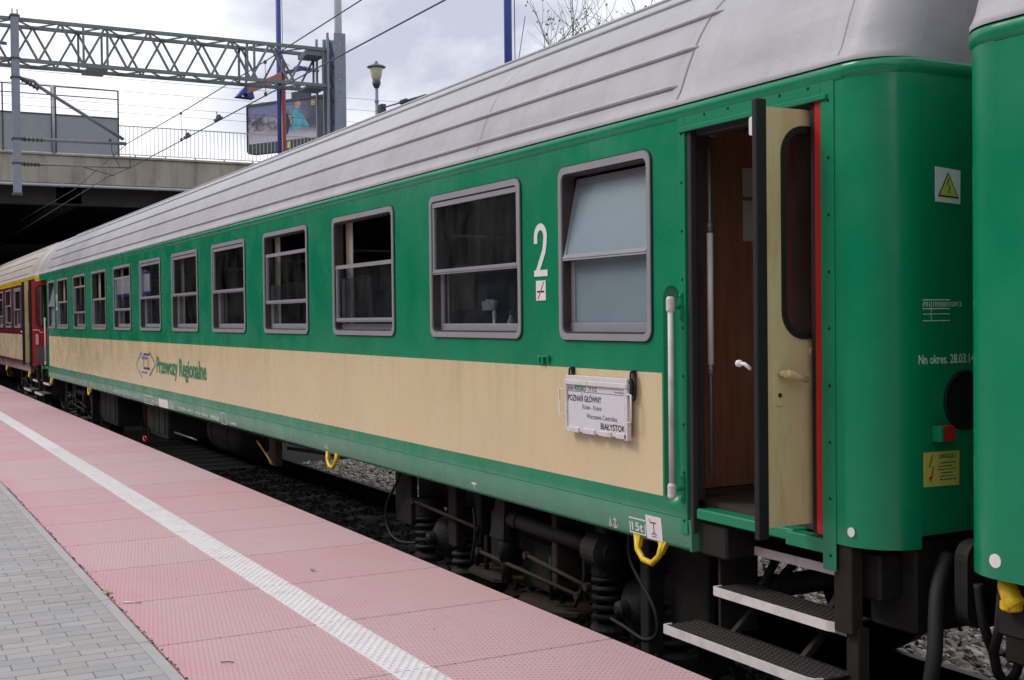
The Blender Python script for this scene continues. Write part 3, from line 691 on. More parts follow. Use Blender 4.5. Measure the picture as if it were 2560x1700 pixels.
# ---- steps
def steps(X):
    for (yf, z, d, xr, xw_) in ((3.60, 1.00, .20, -3.62, -4.44), (3.42, .822, .20, -3.66, -4.45), (3.255, .635, .215, -3.60, -4.61)):
        x0 = X(xw_); x1 = X(xr); x0, x1 = min(x0, x1), max(x0, x1)
        s = MB()
        # tread with raised diamond grid
        s.box(x0, x1, yf + .012, yf + d, z - .012, z - .004)
        nxk = int((x1 - x0) / .028)
        for a in range(nxk):
            for r in range(7):
                xx = x0 + .014 + .028 * a + (.014 if r % 2 else 0); yy = yf + .026 + .026 * r
                if xx > x1 - .012: continue
                s.add([(xx - .011, yy, z - .004), (xx, yy - .007, z - .004), (xx + .011, yy, z - .004), (xx, yy + .007, z - .004), (xx, yy, z + .001)], [(0, 1, 4), (1, 2, 4), (2, 3, 4), (3, 0, 4)])
        st = obj('step', s, m_tread, coach)
        nos = MB(); 
        pts = [(x0, yf + .05), (x0, yf + .006), (x0 + .012, yf), (x1 - .05, yf), (x1 - .012, yf + .012), (x1, yf + .05), (x1 - .006, yf + .05), (x1 - .018, yf + .018), (x1 - .055, yf + .008), (x0 + .014, yf + .008), (x0 + .008, yf + .05)]
        nos.prism(pts, lambda u, v, dd: (u, v, dd), z - .038, z + .002)
        obj('nosing', nos, m_dirtywhite, st)
    s = MB()
    for xx in (X(-3.60),):
        s.box(xx - .055, xx + .045, 3.41, 3.47, .80, 1.15, .004)
        s.box(xx - .02, xx + .05, 3.44, 3.50, .28, .82, .004); s.box(xx - .05, xx + .04, 3.30, 3.5, .60, .615)
    obj('step_support', s, m_rust, coach)
    for xx in (X(-4.36), X(-3.9)):
        s = MB(); s.bar((xx, 3.47, .62), (xx + .02, 3.95, 1.02), .028); s.bar((xx, 3.30, .60), (xx + .03, 3.8, .45), .03); s.bar((xx, 3.62, .80), (xx, 3.85, 1.1), .028); obj('step_support', s, m_rust, coach)
    s = MB(); s.box(X(-4.50) - .008, X(-4.50) + .008, 3.5, 3.72, .58, 1.1); obj('step_support', s, m_rust, coach)
    s = MB(); s.box(X(-4.57), X(-4.37), 3.44, 3.9, .95, 1.105, .01); s.box(X(-4.37), X(-3.66), 3.80, 3.9, 1.02, 1.15); obj('step_well', s, m_steel, coach)
steps(lambda x: x); steps(xl)
# ---- bogies
def bogie(xc):
    f = MB(); ye = 3.86
    # side frames both sides
    for sy in (1, -1):
        Yf = lambda y: y if sy > 0 else 2 * YC - y
        sidep = [(xc - 2.0, .95), (xc - 2.0, .66), (xc - 1.9, .63), (xc - .85, .63), (xc - .55, .50), (xc + .55, .50), (xc + .85, .63), (xc + 1.75, .65), (xc + 1.85, .72), (xc + 1.85, .95)]
        f.prism(sidep, lambda u, v, d: (u, d, v), Yf(3.90), Yf(4.00))
        f.box(xc - 1.76, xc + 1.76, Yf(3.80), Yf(4.02), .945, .965)
    f.box(xc - .35, xc + .35, 3.75, 2 * YC - 3.75, .55, .82, .03)
    for s_ in (-1, 1): f.tube([(xc + s_ * .8, 3.9, .80), (xc + s_ * .8, 2 * YC - 3.9, .80)], .06, 8)
    f.box(xc - .30, xc - .12, 3.66, 3.84, .44, .80, .01); f.box(xc + .02, xc + .42, 3.72, 3.9, .36, .66, .012)
    pass
    for q in (-.5, -.36, .5, .62): f.tube([(xc + q, 3.66, .36), (xc + q, 3.66, .62)], .018, 6)
    f.box(xc - .62, xc - .52, 3.70, 3.86, .52, .97, .01)
    B = obj('bogie', f, m_steel, coach)
    for (a, c, y0, y1, z0, z1, mt) in ((-.95, -.82, 3.66, 3.74, .46, .95, m_rust), (.60, .66, 3.60, 3.80, .45, .93, m_rust2), (1.52, 1.60, 3.60, 3.70, .30, .93, m_steel), (1.60, 1.95, 3.72, 3.76, .45, .93, m_steel), (-1.9, -1.6, 3.66, 3.72, .50, .93, m_steel)):  # plate over the outer spring added to stand in for shade
        e = MB(); e.box(xc + a, xc + c, y0, y1, z0, z1, .008); obj('bracket_dark_cover', e, mt, B)
    for pts in (((-1.5, 3.64, .70), (-.4, 3.62, .66)), ((-.35, 3.60, .52), (.9, 3.60, .47)), ((.3, 3.60, .60), (1.0, 3.60, .54))):
        e = MB(); e.tube([(xc + p[0], p[1], p[2]) for p in pts], .013, 7); 
        for p in pts: e.lathe((xc + p[0], p[1] - .02, p[2]), (0, 1, 0), [(0, .024), (.035, .024)], 8)
        obj('brake_rod', e, m_rust2, B)
    for k in range(9):
        e = MB(); e.lathe((xc - 1.7 + .42 * k, 3.795, .955), (0, -1, 0), [(0, .018), (.014, .018), (.016, .01)], 6); obj('bolt', e, m_rust2, B)
    for ax in (-1.25, 1.25):
        w = MB(); c = (xc + ax, YC, .46)
        for sy in (-1, 1):
            w.smooth = False
            w.lathe((xc + ax, YC + sy * .69, .46), (0, sy, 0), [(0, .47), (.012, .475), (.03, .462), (.12, .458), (.125, .44), (.06, .41), (.06, .17), (.10, .12), (.14, .11)], 32)
        w.tube([(xc + ax, YC - 1.0, .46), (xc + ax, YC + 1.0, .46)], .07, 12); obj('wheelset', w, m_rust, B)
        for sy in (1, -1):
            w = MB()
            w.lathe((xc + ax, YC - sy * .86, .46), (0, -sy, 0), [(0, .17), (.06, .175), (.08, .19), (.10, .19), (.105, .165), (.16, .155), (.20, .135), (.235, .09), (.26, .05), (.31, .042), (.325, .02)], 20)
            w.box(xc + ax - .42, xc + ax + .42, YC - sy * .82, YC - sy * .98, .33, .40, .015)
            obj('axle_box', w, m_steel, B)
        for s_ in (-1, 1):
            sp = MB(); sx_ = xc + ax + s_ * .32; pts = []
            for k in range(70): a = k * .46; pts.append((sx_ + .095 * math.cos(a), 3.80 + .095 * math.sin(a), .30 + .27 * k / 69))
            sp.tube(pts, .019, 7); sp.lathe((sx_, 3.80, .24), (0, 0, 1), [(0, .11), (.03, .12), (.05, .11), (.06, .08)], 16); sp.lathe((sx_, 3.80, .57), (0, 0, 1), [(0, .09), (.01, .112), (.10, .112), (.14, .09)], 16); sp.tube([(sx_, 3.80, .28), (sx_, 3.80, .60)], .045, 8)
            obj('spring', sp, m_steel, B)
    t_ = MB(); t_.tube([(xc + .12, 3.62, .79), (xc + 1.05, 3.62, .765)], .048, 12); t_.lathe((xc + 1.03, 3.62, .765), (1, 0, 0), [(0, .075), (.02, .10), (.16, .10), (.17, .08), (.18, .05), (.2, .05)], 20)
    t_.lathe((xc + .05, 3.62, .79), (1, 0, 0), [(0, .05), (.14, .055)], 12); t_.box(xc + 1.08, xc + 1.18, 3.6, 3.86, .72, .95, .01)
    obj('torsion_tube', t_, m_steel, B)
    for a, c, y0, z in ((-.55, .05, 3.56, .37), (.1, .75, 3.58, .30)):
        e = MB(); e.plate([(xc + a, y0 + .10), (xc + a + .12, y0), (xc + c - .12, y0), (xc + c, y0 + .10), (xc + c, 3.86), (xc + a, 3.86)], [], .022, lambda u, v, w, z=z: (u, v, z + .011 + w)); obj('spring_plate', e, m_rust2, B)
    d_ = MB(); d_.tube([(xc, 3.62, .38), (xc, 3.62, .60)], .036, 12); d_.tube([(xc, 3.62, .52), (xc, 3.62, .70)], .048, 12); d_.prism([(xc - .12, .66), (xc + .07, .66), (xc + .10, .98), (xc - .0, .98)], lambda u, v, d: (u, d, v), 3.56, 3.60); d_.box(xc - .06, xc + .1, 3.58, 3.86, .93, .96)
    obj('damper', d_, m_steel, B)
    for pts, r in (([(-1.68, .93), (-1.69, .85), (-1.93, .62), (-1.92, .45), (-1.72, .375), (-1.38, .41)], .010), ([(1.43, .93), (1.44, .76), (1.63, .58), (1.68, .48), (1.66, .41), (1.55, .37), (1.38, .395), (1.24, .412)], .011), ([(.95, .80), (.97, .58), (.86, .40)], .012), ([(-.42, .80), (-.40, .62), (-.46, .44)], .012)):
        h_ = MB(); P = [Vector((xc + a, 3.60, c)) for a, c in pts]; out = []
        for i in range(len(P) - 1):
            p0 = P[max(i - 1, 0)]; p1 = P[i]; p2 = P[i + 1]; p3 = P[min(i + 2, len(P) - 1)]
            for k in range(5):
                q = k / 5; out.append(.5 * ((2 * p1) + (p2 - p0) * q + (2 * p0 - 5 * p1 + 4 * p2 - p3) * q * q + (3 * p1 - p0 - 3 * p2 + p3) * q ** 3))
        out.append(P[-1]); h_.tube(out, r, 8); obj('cable', h_, m_hose, B)
bogie(-6.82); bogie(xl(-6.82))
# ---- underframe equipment
u_ = MB(); u_.box(xl(-4.9), -4.9, 3.52, 2 * YC - 3.52, .98, 1.16); u_.box(-20.6, -9.6, 3.55, 3.60, .90, 1.0); obj('underframe', u_, m_steel, coach)
u_ = MB(); u_.tube([(-14.9, 3.98, .74), (-14.86, 3.98, .74), (-14.7, 3.98, .74), (-13.6, 3.98, .74), (-13.45, 3.98, .74), (-13.4, 3.98, .74)], .26, 24, radii=[.12, .2, .255, .255, .2, .12]); 
for x in (-14.5, -13.8): u_.tube([(x - .02, 3.98, .74), (x + .02, 3.98, .74)], .262, 24)
obj('air_tank', u_, m_steel, coach)
for (a, c, y0, y1, z0) in ((-17.5, -16.3, 3.62, 4.2, .48), (-21.2, -19.8, 3.62, 4.3, .40), (-19.3, -18.2, 3.9, 4.5, .45)):
    u_ = MB(); u_.box(a, c, y0, y1, z0, .98, .02); 
    for k in range(3): u_.box(a + .1 + (c - a - .2) * k / 3, a + .06 + (c - a - .2) * (k + 1) / 3, y0 - .012, y0, z0 + .06, .9, .004)
    u_.box(a + .1, a + .14, y0 - .03, y0, z0 - .03, z0 + .1); obj('equipment_box', u_, m_steel, coach)
u_ = MB(); u_.box(-12.30, -12.10, 3.76, 3.84, .56, .98, .006); obj('brake_hanger', u_, M('brown_hanger', (.075, .048, .034), .8), coach)
u_ = MB(); u_.bar((-12.1, 3.9, .74), (-9.4, 3.9, .86), .03); obj('brake_rod', u_, m_steel, coach)
u_ = MB(); u_.tube([(-12.52, 3.7, .79), (-12.42, 3.7, .76), (-12.15, 3.7, .66), (-12.02, 3.7, .60)], .011, 8); obj('brake_handle', u_, m_yellow, coach)
u_ = MB(); u_.tube([(-17.75, 3.6, .42), (-17.60, 3.6, .43), (-17.52, 3.6, .39), (-17.60, 3.6, .36), (-17.73, 3.6, .365), (-17.75, 3.6, .42)], .014, 6); u_.tube([(-17.5, 3.62, .40), (-17.5, 3.62, .95)], .008, 6); obj('release_ring', u_, m_redp, coach)
u_ = MB(); u_.tube([(-15.9, 3.62, .62), (-14.9, 3.66, .60)], .012, 6); u_.tube([(-25.3, 3.7, .6), (-24.9, 3.7, .62)], .03, 6); obj('pipe', u_, m_greyp, coach)
def lug(xc):
    h = MB(); y = 3.425
    pts = [(xc - .125, y, .965), (xc - .10, y - .012, .90), (xc - .045, y - .015, .855), (xc + .03, y - .015, .850), (xc + .085, y - .012, .895), (xc + .10, y, .965)]
    h.tube(pts, .0155, 10); h.prism([(xc - .14, .972), (xc - .08, .972), (xc - .095, .905)], lambda u, v, d: (u, d, v), y - .012, y + .012); h.prism([(xc + .07, .972), (xc + .145, .972), (xc + .095, .90)], lambda u, v, d: (u, d, v), y - .012, y + .012)
    obj('lifting_lug', h, m_yellow, coach)
for x in (-4.94, -9.46, -21.1, xl(-4.94)): lug(x)
# ---- buffers
def buffer(X, s_):
    for yy in (YC - .875, YC + .875):
        v = MB(); xe = X(XE)
        v.plate(rrect(yy - .30, yy + .30, .87, 1.20, .07), [], .03, lambda u, w, d: (xe + s_ * .14 + d, u, w))
        v.tube([(xe - s_ * .5, yy, 1.04), (xe + s_ * .13, yy, 1.04)], .09, 14); v.tube([(xe - s_ * .5, yy, 1.04), (xe - s_ * .05, yy, 1.04)], .12, 14)
        obj('buffer', v, m_steel, coach)
    v = MB(); v.box(X(XE) - .05 * s_, X(XE) - .30 * s_, 3.62, 6.0, .80, 1.18, .01); v.box(X(XE) - .12 * s_, X(XE) - .32 * s_, 3.50, 3.62, .93, 1.12, .01)
    obj('headstock', v, m_steel, coach)
buffer(lambda x: x, 1); buffer(xl, -1)

# ---- lettering on this coach only
def own(o): o['own'] = 1; return o
def deco(name, mb, mat, parent=None): return own(obj(name, mb, mat, parent or coach))
flat = lambda x, z, y=3.3965: (lambda u, v, w: (x + u, y - w, z + v))
t = MB(); 
# class number 2 drawn as a narrow stroke figure
def stroke(mb, pts, w, fn):
    n = len(pts); L = []; Rr = []
    for i, p in enumerate(pts):
        a = pts[max(i - 1, 0)]; c = pts[min(i + 1, n - 1)]; d = Vector((c[0] - a[0], c[1] - a[1])); d.normalize()
        L.append((p[0] - d.y * w / 2, p[1] + d.x * w / 2)); Rr.append((p[0] + d.y * w / 2, p[1] - d.x * w / 2))
    for i in range(n - 1): mb.add([fn(*L[i], 0), fn(*Rr[i], 0), fn(*Rr[i + 1], 0), fn(*L[i + 1], 0)], [(0, 1, 2, 3)])
def big2(x, z):
    t = MB(); w = .147; h = .295; sw = .039; pts = [(.016, .19)]
    for k in range(13):
        a = R(180 - 15 * k); pts.append((w / 2 + (w / 2 - sw / 2) * math.cos(a), h - w / 2 + .0 + (w / 2 - sw / 2) * math.sin(a) * 1.05))
    pts[0] = (sw / 2, .185); pts += [(w - sw / 2 - .004, .185), (w - .035, .14), (.05, .045), (.032, .015)]
    stroke(t, pts, sw, flat(x, z)); t.box(x, x + w + .004, 3.3962, 3.3966, z, z + .036)
    deco('class_number', t, m_white)
big2(-6.028, 2.285); big2(-24.55, 2.285)
t = MB(); t.box(-6.008, -5.900, 3.3955, 3.3985, 2.150, 2.262); ns = deco('no_smoking_sticker', t, m_white)
t = MB(); t.box(-5.995, -5.915, 3.3950, 3.3953, 2.195, 2.205); obj('cigarette', t, m_black, ns)
t = MB(); stroke(t, [(-5.985, 2.158), (-5.918, 2.255)], .008, lambda u, v, w: (u, 3.3945, v)); obj('slash', t, m_redprint, ns)
t = MB(); t.box(-5.985, -5.86, 3.385, 3.3995, 1.832, 1.842, .002); t.box(-5.975, -5.955, 3.380, 3.3995, 1.80, 1.832, .002); t.box(-5.935, -5.915, 3.380, 3.3995, 1.795, 1.832, .002); t.box(-5.88, -5.862, 3.382, 3.3995, 1.805, 1.842, .002); deco('board_bracket', t, m_gplain)
# company lettering and double arrow emblem
t = MB(); t.fit('Przewozy Regionalne', .205, 2.50, flat(-15.88, 1.405), bold=.007); deco('lettering', t, m_grn_print)
t = MB(); sw = .022
stroke(t, [(-16.80, 1.645), (-17.17, 1.470), (-16.80, 1.300)], sw, flat(0, 0)); stroke(t, [(-16.80, 1.645), (-16.80, 1.575), (-16.40, 1.575)], sw, flat(0, 0)) 
for z in (1.555, 1.365): t.box(-16.80, -16.47, 3.3962, 3.3966, z, z + .022)
deco('emblem', t, m_blue_print)
t = MB(); stroke(t, [(-16.30, 1.655), (-15.95, 1.500), (-16.30, 1.345)], sw, flat(0, 0))
for z in (1.605, 1.420): t.box(-16.66, -16.30, 3.3958, 3.3961, z, z + .026)
t.box(-16.67, -16.652, 3.3958, 3.3961, 1.42, 1.62); t.box(-16.40, -16.382, 3.3958, 3.3961, 1.42, 1.58)
deco('emblem', t, m_navy_print)
# sole-bar marks
t = MB(); fs_ = lambda x, z: (lambda u, v, w: (x + u, 3.3985 + (1.10 - z - v) * .095 - .0, z + v))
t = MB()
stroke(t, [(-6.875, .998 + .02), (-6.815, .998 + .02)], .014, fs_(0, 0)); t.prism([(-6.855, .985), (-6.835, .985), (-6.840, 1.012), (-6.850, 1.012)], lambda u, v, w: fs_(0, 0)(u, v, w), 0, .0003)
def tri(x, z, k=1): 
    t.prism([(x, z), (x + .03 * k, z), (x + .017 * k, z + .062 * k)], lambda u, v, w: fs_(0, 0)(u, v, w), 0, .0003)
    a = x + .062 * k; stroke(t, [(a, z + .058 * k), (a, z)], .005, fs_(0, 0)); stroke(t, [(a - .014 * k, z + .04 * k), (a + .014 * k, z + .04 * k)], .005, fs_(0, 0)); stroke(t, [(a - .02 * k, z + .018 * k), (a - .012 * k, z + .003 * k), (a, z - .002), (a + .012 * k, z + .003 * k), (a + .02 * k, z + .018 * k)], .005, fs_(0, 0))
deco('platform_mark', t, m_white); t = MB()
tri(-5.295, .978); deco('anchor_mark', t, m_white); t = MB(); tri(-9.60, .995, 1); deco('anchor_mark', t, m_white); t = MB()
# load box 15t
for a in ((-5.100, -4.958, .975, .982), (-5.100, -4.958, 1.048, 1.055), (-5.100, -5.092, .982, 1.048), (-4.966, -4.958, .982, 1.048)):
    t.add([fs_(0, 0)(a[0], a[2], 0), fs_(0, 0)(a[1], a[2], 0), fs_(0, 0)(a[1], a[3], 0), fs_(0, 0)(a[0], a[3], 0)], [(0, 1, 2, 3)])
t.fit('15t', .046, .100, fs_(-5.080, .991), bold=.0012)
deco('load_box', t, m_white)
t = MB(); q = [(-4.950, .968), (-4.818, .968), (-4.818, 1.085), (-4.950, 1.085)]; t.prism(q, lambda u, v, w: (fs_(0, 0)(u, v, 0)[0], fs_(0, 0)(u, v, 0)[1] - w, v), 0, .0015); jk = deco('jacking_sticker', t, m_white)
t = MB(); ff = lambda u, v, w: (u, fs_(0, 0)(u, v, 0)[1] - .0022, v)
stroke(t, [(-4.918, 1.068), (-4.912, 1.052), (-4.862, 1.052)], .006, ff); stroke(t, [(-4.885, 1.052), (-4.885, 1.0)], .006, ff); stroke(t, [(-4.905, .992), (-4.885, 1.003), (-4.865, .992)], .006, ff); stroke(t, [(-4.902, .980), (-4.885, .988), (-4.868, .980)], .004, ff)
obj('pictogram', t, m_black, jk)
# long row of small stencilled data on the sole bar (illegible in the photograph: plain tick rows)
t = MB(); rg = random.Random(11)
def ticks(x0, x1, z0, z1, dens=.035):
    x = x0
    while x < x1:
        w = rg.uniform(.010, .020); hh = (z1 - z0) * rg.choice((1, 1, .85, .6))
        if rg.random() > .12: t.add([fs_(0, 0)(x, z0, 0), fs_(0, 0)(x + w, z0, 0), fs_(0, 0)(x + w, z0 + hh, 0), fs_(0, 0)(x, z0 + hh, 0)], [(0, 1, 2, 3)])
        if rg.random() > .4: t.add([fs_(0, 0)(x, z0 + hh * .8, 0), fs_(0, 0)(x + dens * .8, z0 + hh * .8, 0), fs_(0, 0)(x + dens * .8, z0 + hh, 0), fs_(0, 0)(x, z0 + hh, 0)], [(0, 1, 2, 3)])
        x += dens
def rect_line(a, b_, c, d, w=.006):
    for q in ((a, b_, c, c + w), (a, b_, d - w, d), (a, a + w * 2, c, d), (b_ - w * 2, b_, c, d)):
        t.add([fs_(0, 0)(q[0], q[2], 0), fs_(0, 0)(q[1], q[2], 0), fs_(0, 0)(q[1], q[3], 0), fs_(0, 0)(q[0], q[3], 0)], [(0, 1, 2, 3)])
ticks(-18.9, -17.0, 1.0, 1.055, .06); rect_line(-18.25, -17.7, .968, .972, .004)
rect_line(-16.75, -16.15, .965, 1.075, .006); ticks(-16.70, -16.2, .985, 1.045, .07); ticks(-16.07, -15.86, .985, 1.05, .04); ticks(-15.24, -15.02, .975, 1.07, .05); ticks(-14.75, -14.05, 1.0, 1.04, .045); ticks(-13.95, -13.75, 1.0, 1.035, .04); ticks(-13.66, -13.4, 1.0, 1.03, .035)
rect_line(-13.28, -12.92, .990, 1.048, .006); ticks(-13.25, -12.95, 1.005, 1.035, .03); rect_line(-12.83, -12.63, .965, 1.085, .005); ticks(-12.56, -12.26, .985, 1.01, .035)
deco('stencilled_data', t, m_fadewhite)
t = MB(); t.prism([(-15.82, .97), (-15.30, .97), (-15.30, 1.075), (-15.82, 1.075)], lambda u, v, w: (u, fs_(0, 0)(u, v, 0)[1] - w, v), 0, .001); deco('white_label', t, m_white)
# white dots on the end panels
t = MB(); t.lathe((-3.545, 3.4015, 1.208), (0, -1, 0), [(0, .019), (.004, .019)], 20); obj('white_dot', t, m_white, coach)
t = MB(); t.lathe((xl(-3.575), 3.4015, 1.213), (0, -1, 0), [(0, .024), (.004, .024)], 20); obj('white_dot', t, m_white, coach)
# end wall fittings
EW = lambda y, z, d=.001: (lambda u, v, w: (XE + d + w, y + u, z + v))
t = MB(); t.plate([(3.677, 2.487), (3.812, 2.480), (3.814, 2.612), (3.677, 2.622)], [], .002, EW(0, 0, .002)); sg = deco('warning_sign', t, m_white)
t = MB(); t.plate([(3.690, 2.508), (3.803, 2.502), (3.745, 2.602)], [], .001, EW(0, 0, .0040)); obj('triangle_border', t, m_black, sg)
t = MB(); t.plate([(3.699, 2.513), (3.794, 2.508), (3.745, 2.592)], [], .001, EW(0, 0, .0050)); obj('triangle', t, m_ysign, sg)
t = MB(); stroke(t, [(3.748, 2.578), (3.736, 2.550), (3.753, 2.552), (3.744, 2.520)], .005, EW(0, 0, .006)); obj('lightning_bolt', t, m_black, sg)
t = MB(); t.fit('Nn okres. 28.03.14', .036, .305, EW(3.585, 1.862, .001), bold=.0007)
for q in ((3.608, 3.755, 2.106, 2.110), (3.608, 3.755, 2.072, 2.076), (3.608, 3.755, 2.052, 2.055), (3.608, 3.755, 2.026, 2.029), (3.652, 3.655, 2.027, 2.106)):
    t.add([(XE + .0012, q[0], q[2]), (XE + .0012, q[1], q[2]), (XE + .0012, q[1], q[3]), (XE + .0012, q[0], q[3])], [(0, 1, 2, 3)])
t.fit('P01 1030031/2012', .019, .21, EW(3.610, 2.082, .001), bold=.0003)
deco('end_wall_lettering', t, m_fadewhite)
t = MB(); t.plate([(3.609, 1.388), (3.800, 1.384), (3.802, 1.520), (3.609, 1.521)], [], .002, EW(0, 0, .002)); ys_ = deco('caution_sticker', t, m_ysign)
t = MB(); t.fit('UWAGA !', .018, .090, EW(3.690, 1.492, .0035), bold=.0005)
for k in range(6):
    x = 3.690 + rg.uniform(-.008, .008); 
    while x < 3.775 - rg.uniform(0, .02): w = rg.uniform(.006, .018); t.add([(XE + .004, x, 1.474 - .013 * k), (XE + .004, x + w, 1.474 - .013 * k), (XE + .004, x + w, 1.478 - .013 * k), (XE + .004, x, 1.478 - .013 * k)], [(0, 1, 2, 3)]); x += w + .004
obj('print', t, m_black, ys_)
t = MB(); stroke(t, [(3.655, 1.512), (3.636, 1.462), (3.660, 1.464), (3.645, 1.418)], .007, EW(0, 0, .004)); t.prism([(3.634, 1.425), (3.658, 1.430), (3.640, 1.405)], EW(0, 0, .004), 0, .0004); obj('red_bolt', t, m_redprint, ys_)
t = MB(); t.lathe((XE, 3.835, 1.715), (1, 0, 0), [(0, .118), (.006, .118), (.010, .110), (.004, .096), (.002, .085)], 28); deco('tail_lamp', t, m_rubber)
t = MB(); t.box(XE, XE + .045, 3.668, 3.735, 1.563, 1.622, .004); sb = deco('switch_box', t, m_redp)
t = MB(); t.box(XE + .002, XE + .050, 3.650, 3.667, 1.562, 1.623, .002); obj('side_plate', t, m_gplain, sb)

# ------------------------------------------------------------------ the two neighbouring coaches are copies
nxt = copy_tree(coach, (-3.064 - xl(XE), 0, 0)); nxt['label'] = 'green coach cut off by the right edge, white dot at its lower corner'
for c in kids(nxt):                                   # its nearest door is shut
    if c.name.startswith('door_leaf') and c.material_slots[0].material == m_redleaf:
        for k_ in kids(c): bpy.data.objects.remove(k_)
        bpy.data.objects.remove(c)
for c in list(kids(nxt)):
    if c.type == 'MESH' and c.name.split('.')[0] in ('door_frame', 'step_support', 'step', 'step_well', 'handrail', 'door_sill') and c.data.vertices[0].co.x < 0:
        for k_ in list(kids(c)):
            for q_ in list(kids(k_)): bpy.data.objects.remove(q_)
            bpy.data.objects.remove(k_)
        bpy.data.objects.remove(c)
ORG[nxt] = tuple(nxt.location); xd = -3.064 + .325
k = MB(); k.box(xd + .005, xd + .89, 3.405, 3.44, 1.17, 2.92, .004); dl = obj('door_leaf', k, m_gplain, nxt)
k = MB(); k.plate(rrect(xd + .2, xd + .7, 1.96, 2.80, .09), [rrect(xd + .225, xd + .675, 1.985, 2.775, .07)], .012, lambda u, v, w: (u, 3.402 - w, v)); obj('window_gasket', k, m_rubber, dl)
k = MB(); k.box(xd + .22, xd + .68, 3.4035, 3.4045, 1.98, 2.78); obj('pane', k, m_black, dl)
dx = xl(XE) - .30 - XE
red = copy_tree(coach, (dx, 0, 0), swap={m_green: m_red_coach, m_gplain: m_rplain, m_roof: m_roof2}); red['label'] = 'dark red and cream coach with yellow stripe, coupled behind the green coach at the left'
for o in list(bpy.data.objects):
    if 'own' in o: del o['own']
k = MB(); k.tube([(-2.905, 3.49, 1.15), (-2.885, 3.48, 1.12), (-2.86, 3.48, 1.07), (-2.84, 3.48, 1.05)], .04, 12, radii=[.02, .032, .036, .038]); k.lathe((-2.865, 3.48, 1.035), (0, 0, 1), [(0, .034), (.006, .038), (.03, .038)], 14); obj('air_cock', k, m_yellow, nxt)
k = MB(); k.tube([(-2.93, 3.52, 1.15), (-2.95, 3.52, .95), (-2.98, 3.53, .86)], .018, 10); obj('air_pipe', k, m_hose, nxt)
# hoses between the coaches
def hose(pts, r, label, grp='hoses hanging between the two green coaches'):
    h = MB(); P = [Vector(p) for p in pts]; out = []
    for i in range(len(P) - 1):
        p0 = P[max(i - 1, 0)]; p1 = P[i]; p2 = P[i + 1]; p3 = P[min(i + 2, len(P) - 1)]
        for k in range(6):
            s = k / 6; out.append(.5 * ((2 * p1) + (p2 - p0) * s + (2 * p0 - 5 * p1 + 4 * p2 - p3) * s * s + (3 * p1 - p0 - 3 * p2 + p3) * s ** 3))
    out.append(P[-1]); h.tube(out, r, 10); o = obj('coupling_hose', h, m_hose); tag(o, label, 'hose', grp); return o
hose([(-3.34, 3.70, 1.12), (-3.30, 3.60, 1.0), (-3.25, 3.53, .80), (-3.25, 3.50, .60), (-3.22, 3.50, .30)], .030, 'thick black hose hanging straight down left of the buffer plate')
hose([(-3.16, 3.66, 1.05), (-3.15, 3.675, .90), (-3.15, 3.725, .79), (-3.15, 3.75, .71), (-3.15, 3.80, .665), (-3.15, 3.855, .70), (-3.15, 3.86, .78), (-3.15, 3.82, .87), (-3.15, 3.81, 1.05)], .019, 'black hose bent in a U shape below the buffer at the right edge')
hose([(-3.12, 3.93, 1.05), (-3.12, 3.93, .9), (-3.13, 3.90, .65), (-3.14, 3.88, .40)], .018, 'thin black hose nearest the right edge of the photo, beside the yellow fitting')

# ------------------------------------------------------------------ destination board
bd = thing('destination_board', 'white destination board reading POZNAŃ GŁÓWNY to BIAŁYSTOK hung on the cream band', 'sign', (-5.34, 3.36, 1.447))
fb = lambda x, z, y: (lambda u, v, w: (x + u, y - w, z + v))
x0, x1, z0, z1 = -5.632, -5.045, 1.447, 1.742
t = MB(); t.box(x0 + .004, x1 - .004, 3.363, 3.372, z0 + .004, z1 - .03); obj('panel', t, M('off_white_sheet', (.70, .68, .74), .35, 0, .04, 6, dirt=(.55, .47, .36), ds=8, da=.35), bd)
t = MB()
t.box(x0 - .006, x1 + .012, 3.350, 3.382, z1 - .045, z1 - .018, .003); t.box(x0, x1 + .006, 3.358, 3.392, z1 - .018, z1 + .004, .002)
t.box(x0, x0 + .016, 3.354, 3.376, z0, z1 - .045, .002); t.box(x1 - .018, x1 + .012, 3.354, 3.380, z0 - .008, z1 - .045, .003)
for a, c in ((0, .115), (.160, .275), (.315, .43), (.475, .57)): t.box(x0 + .016 + a, x0 + .016 + c, 3.354, 3.372, z0 - .002, z0 + .024, .002)
obj('frame', t, m_dirtywhite, bd)
for sx, xx in ((-1, x0), (1, x1)):
    t = MB(); o_ = -.055 if sx < 0 else .048; t.tube([(xx, 3.36, 1.672), (xx + o_, 3.352, 1.670), (xx + o_, 3.352, 1.535), (xx, 3.36, 1.530)], .005, 8); obj('wire_handle', t, m_white, bd)
for xx in (x0 + .022, x1 + .02):
    t = MB(); t.box(xx - .010, xx + .012, 3.385, 3.398, 1.745, 1.79, .002); t.tube([(xx, 3.385, 1.785), (xx, 3.372, 1.78), (xx, 3.370, 1.75), (xx, 3.385, 1.735)], .006, 6); obj('hook', t, m_rust, bd)
t = MB(); t.box(x1 + .0, x1 + .032, 3.370, 3.397, 1.665, 1.735, .002); t.tube([(x1 + .04, 3.38, 1.77), (x1 + .05, 3.38, 1.70), (x1 + .042, 3.38, 1.65), (x1 + .03, 3.38, 1.64)], .006, 6); obj('rusty_latch', t, m_rust, bd)
yb = 3.3622
t = MB(); t.fit('POZNAŃ GŁÓWNY', .032, .330, fb(x0 + .020, 1.612, yb), bold=.0009); t.fit('BIAŁYSTOK', .032, .226, fb(x1 - .246, 1.480, yb), bold=.0009); t.fit('71112', .026, .080, fb(x0 + .225, 1.668, yb), bold=.0005)
t.fit('inter', .026, .060, fb(x0 + .022, 1.668, yb), bold=.0003)
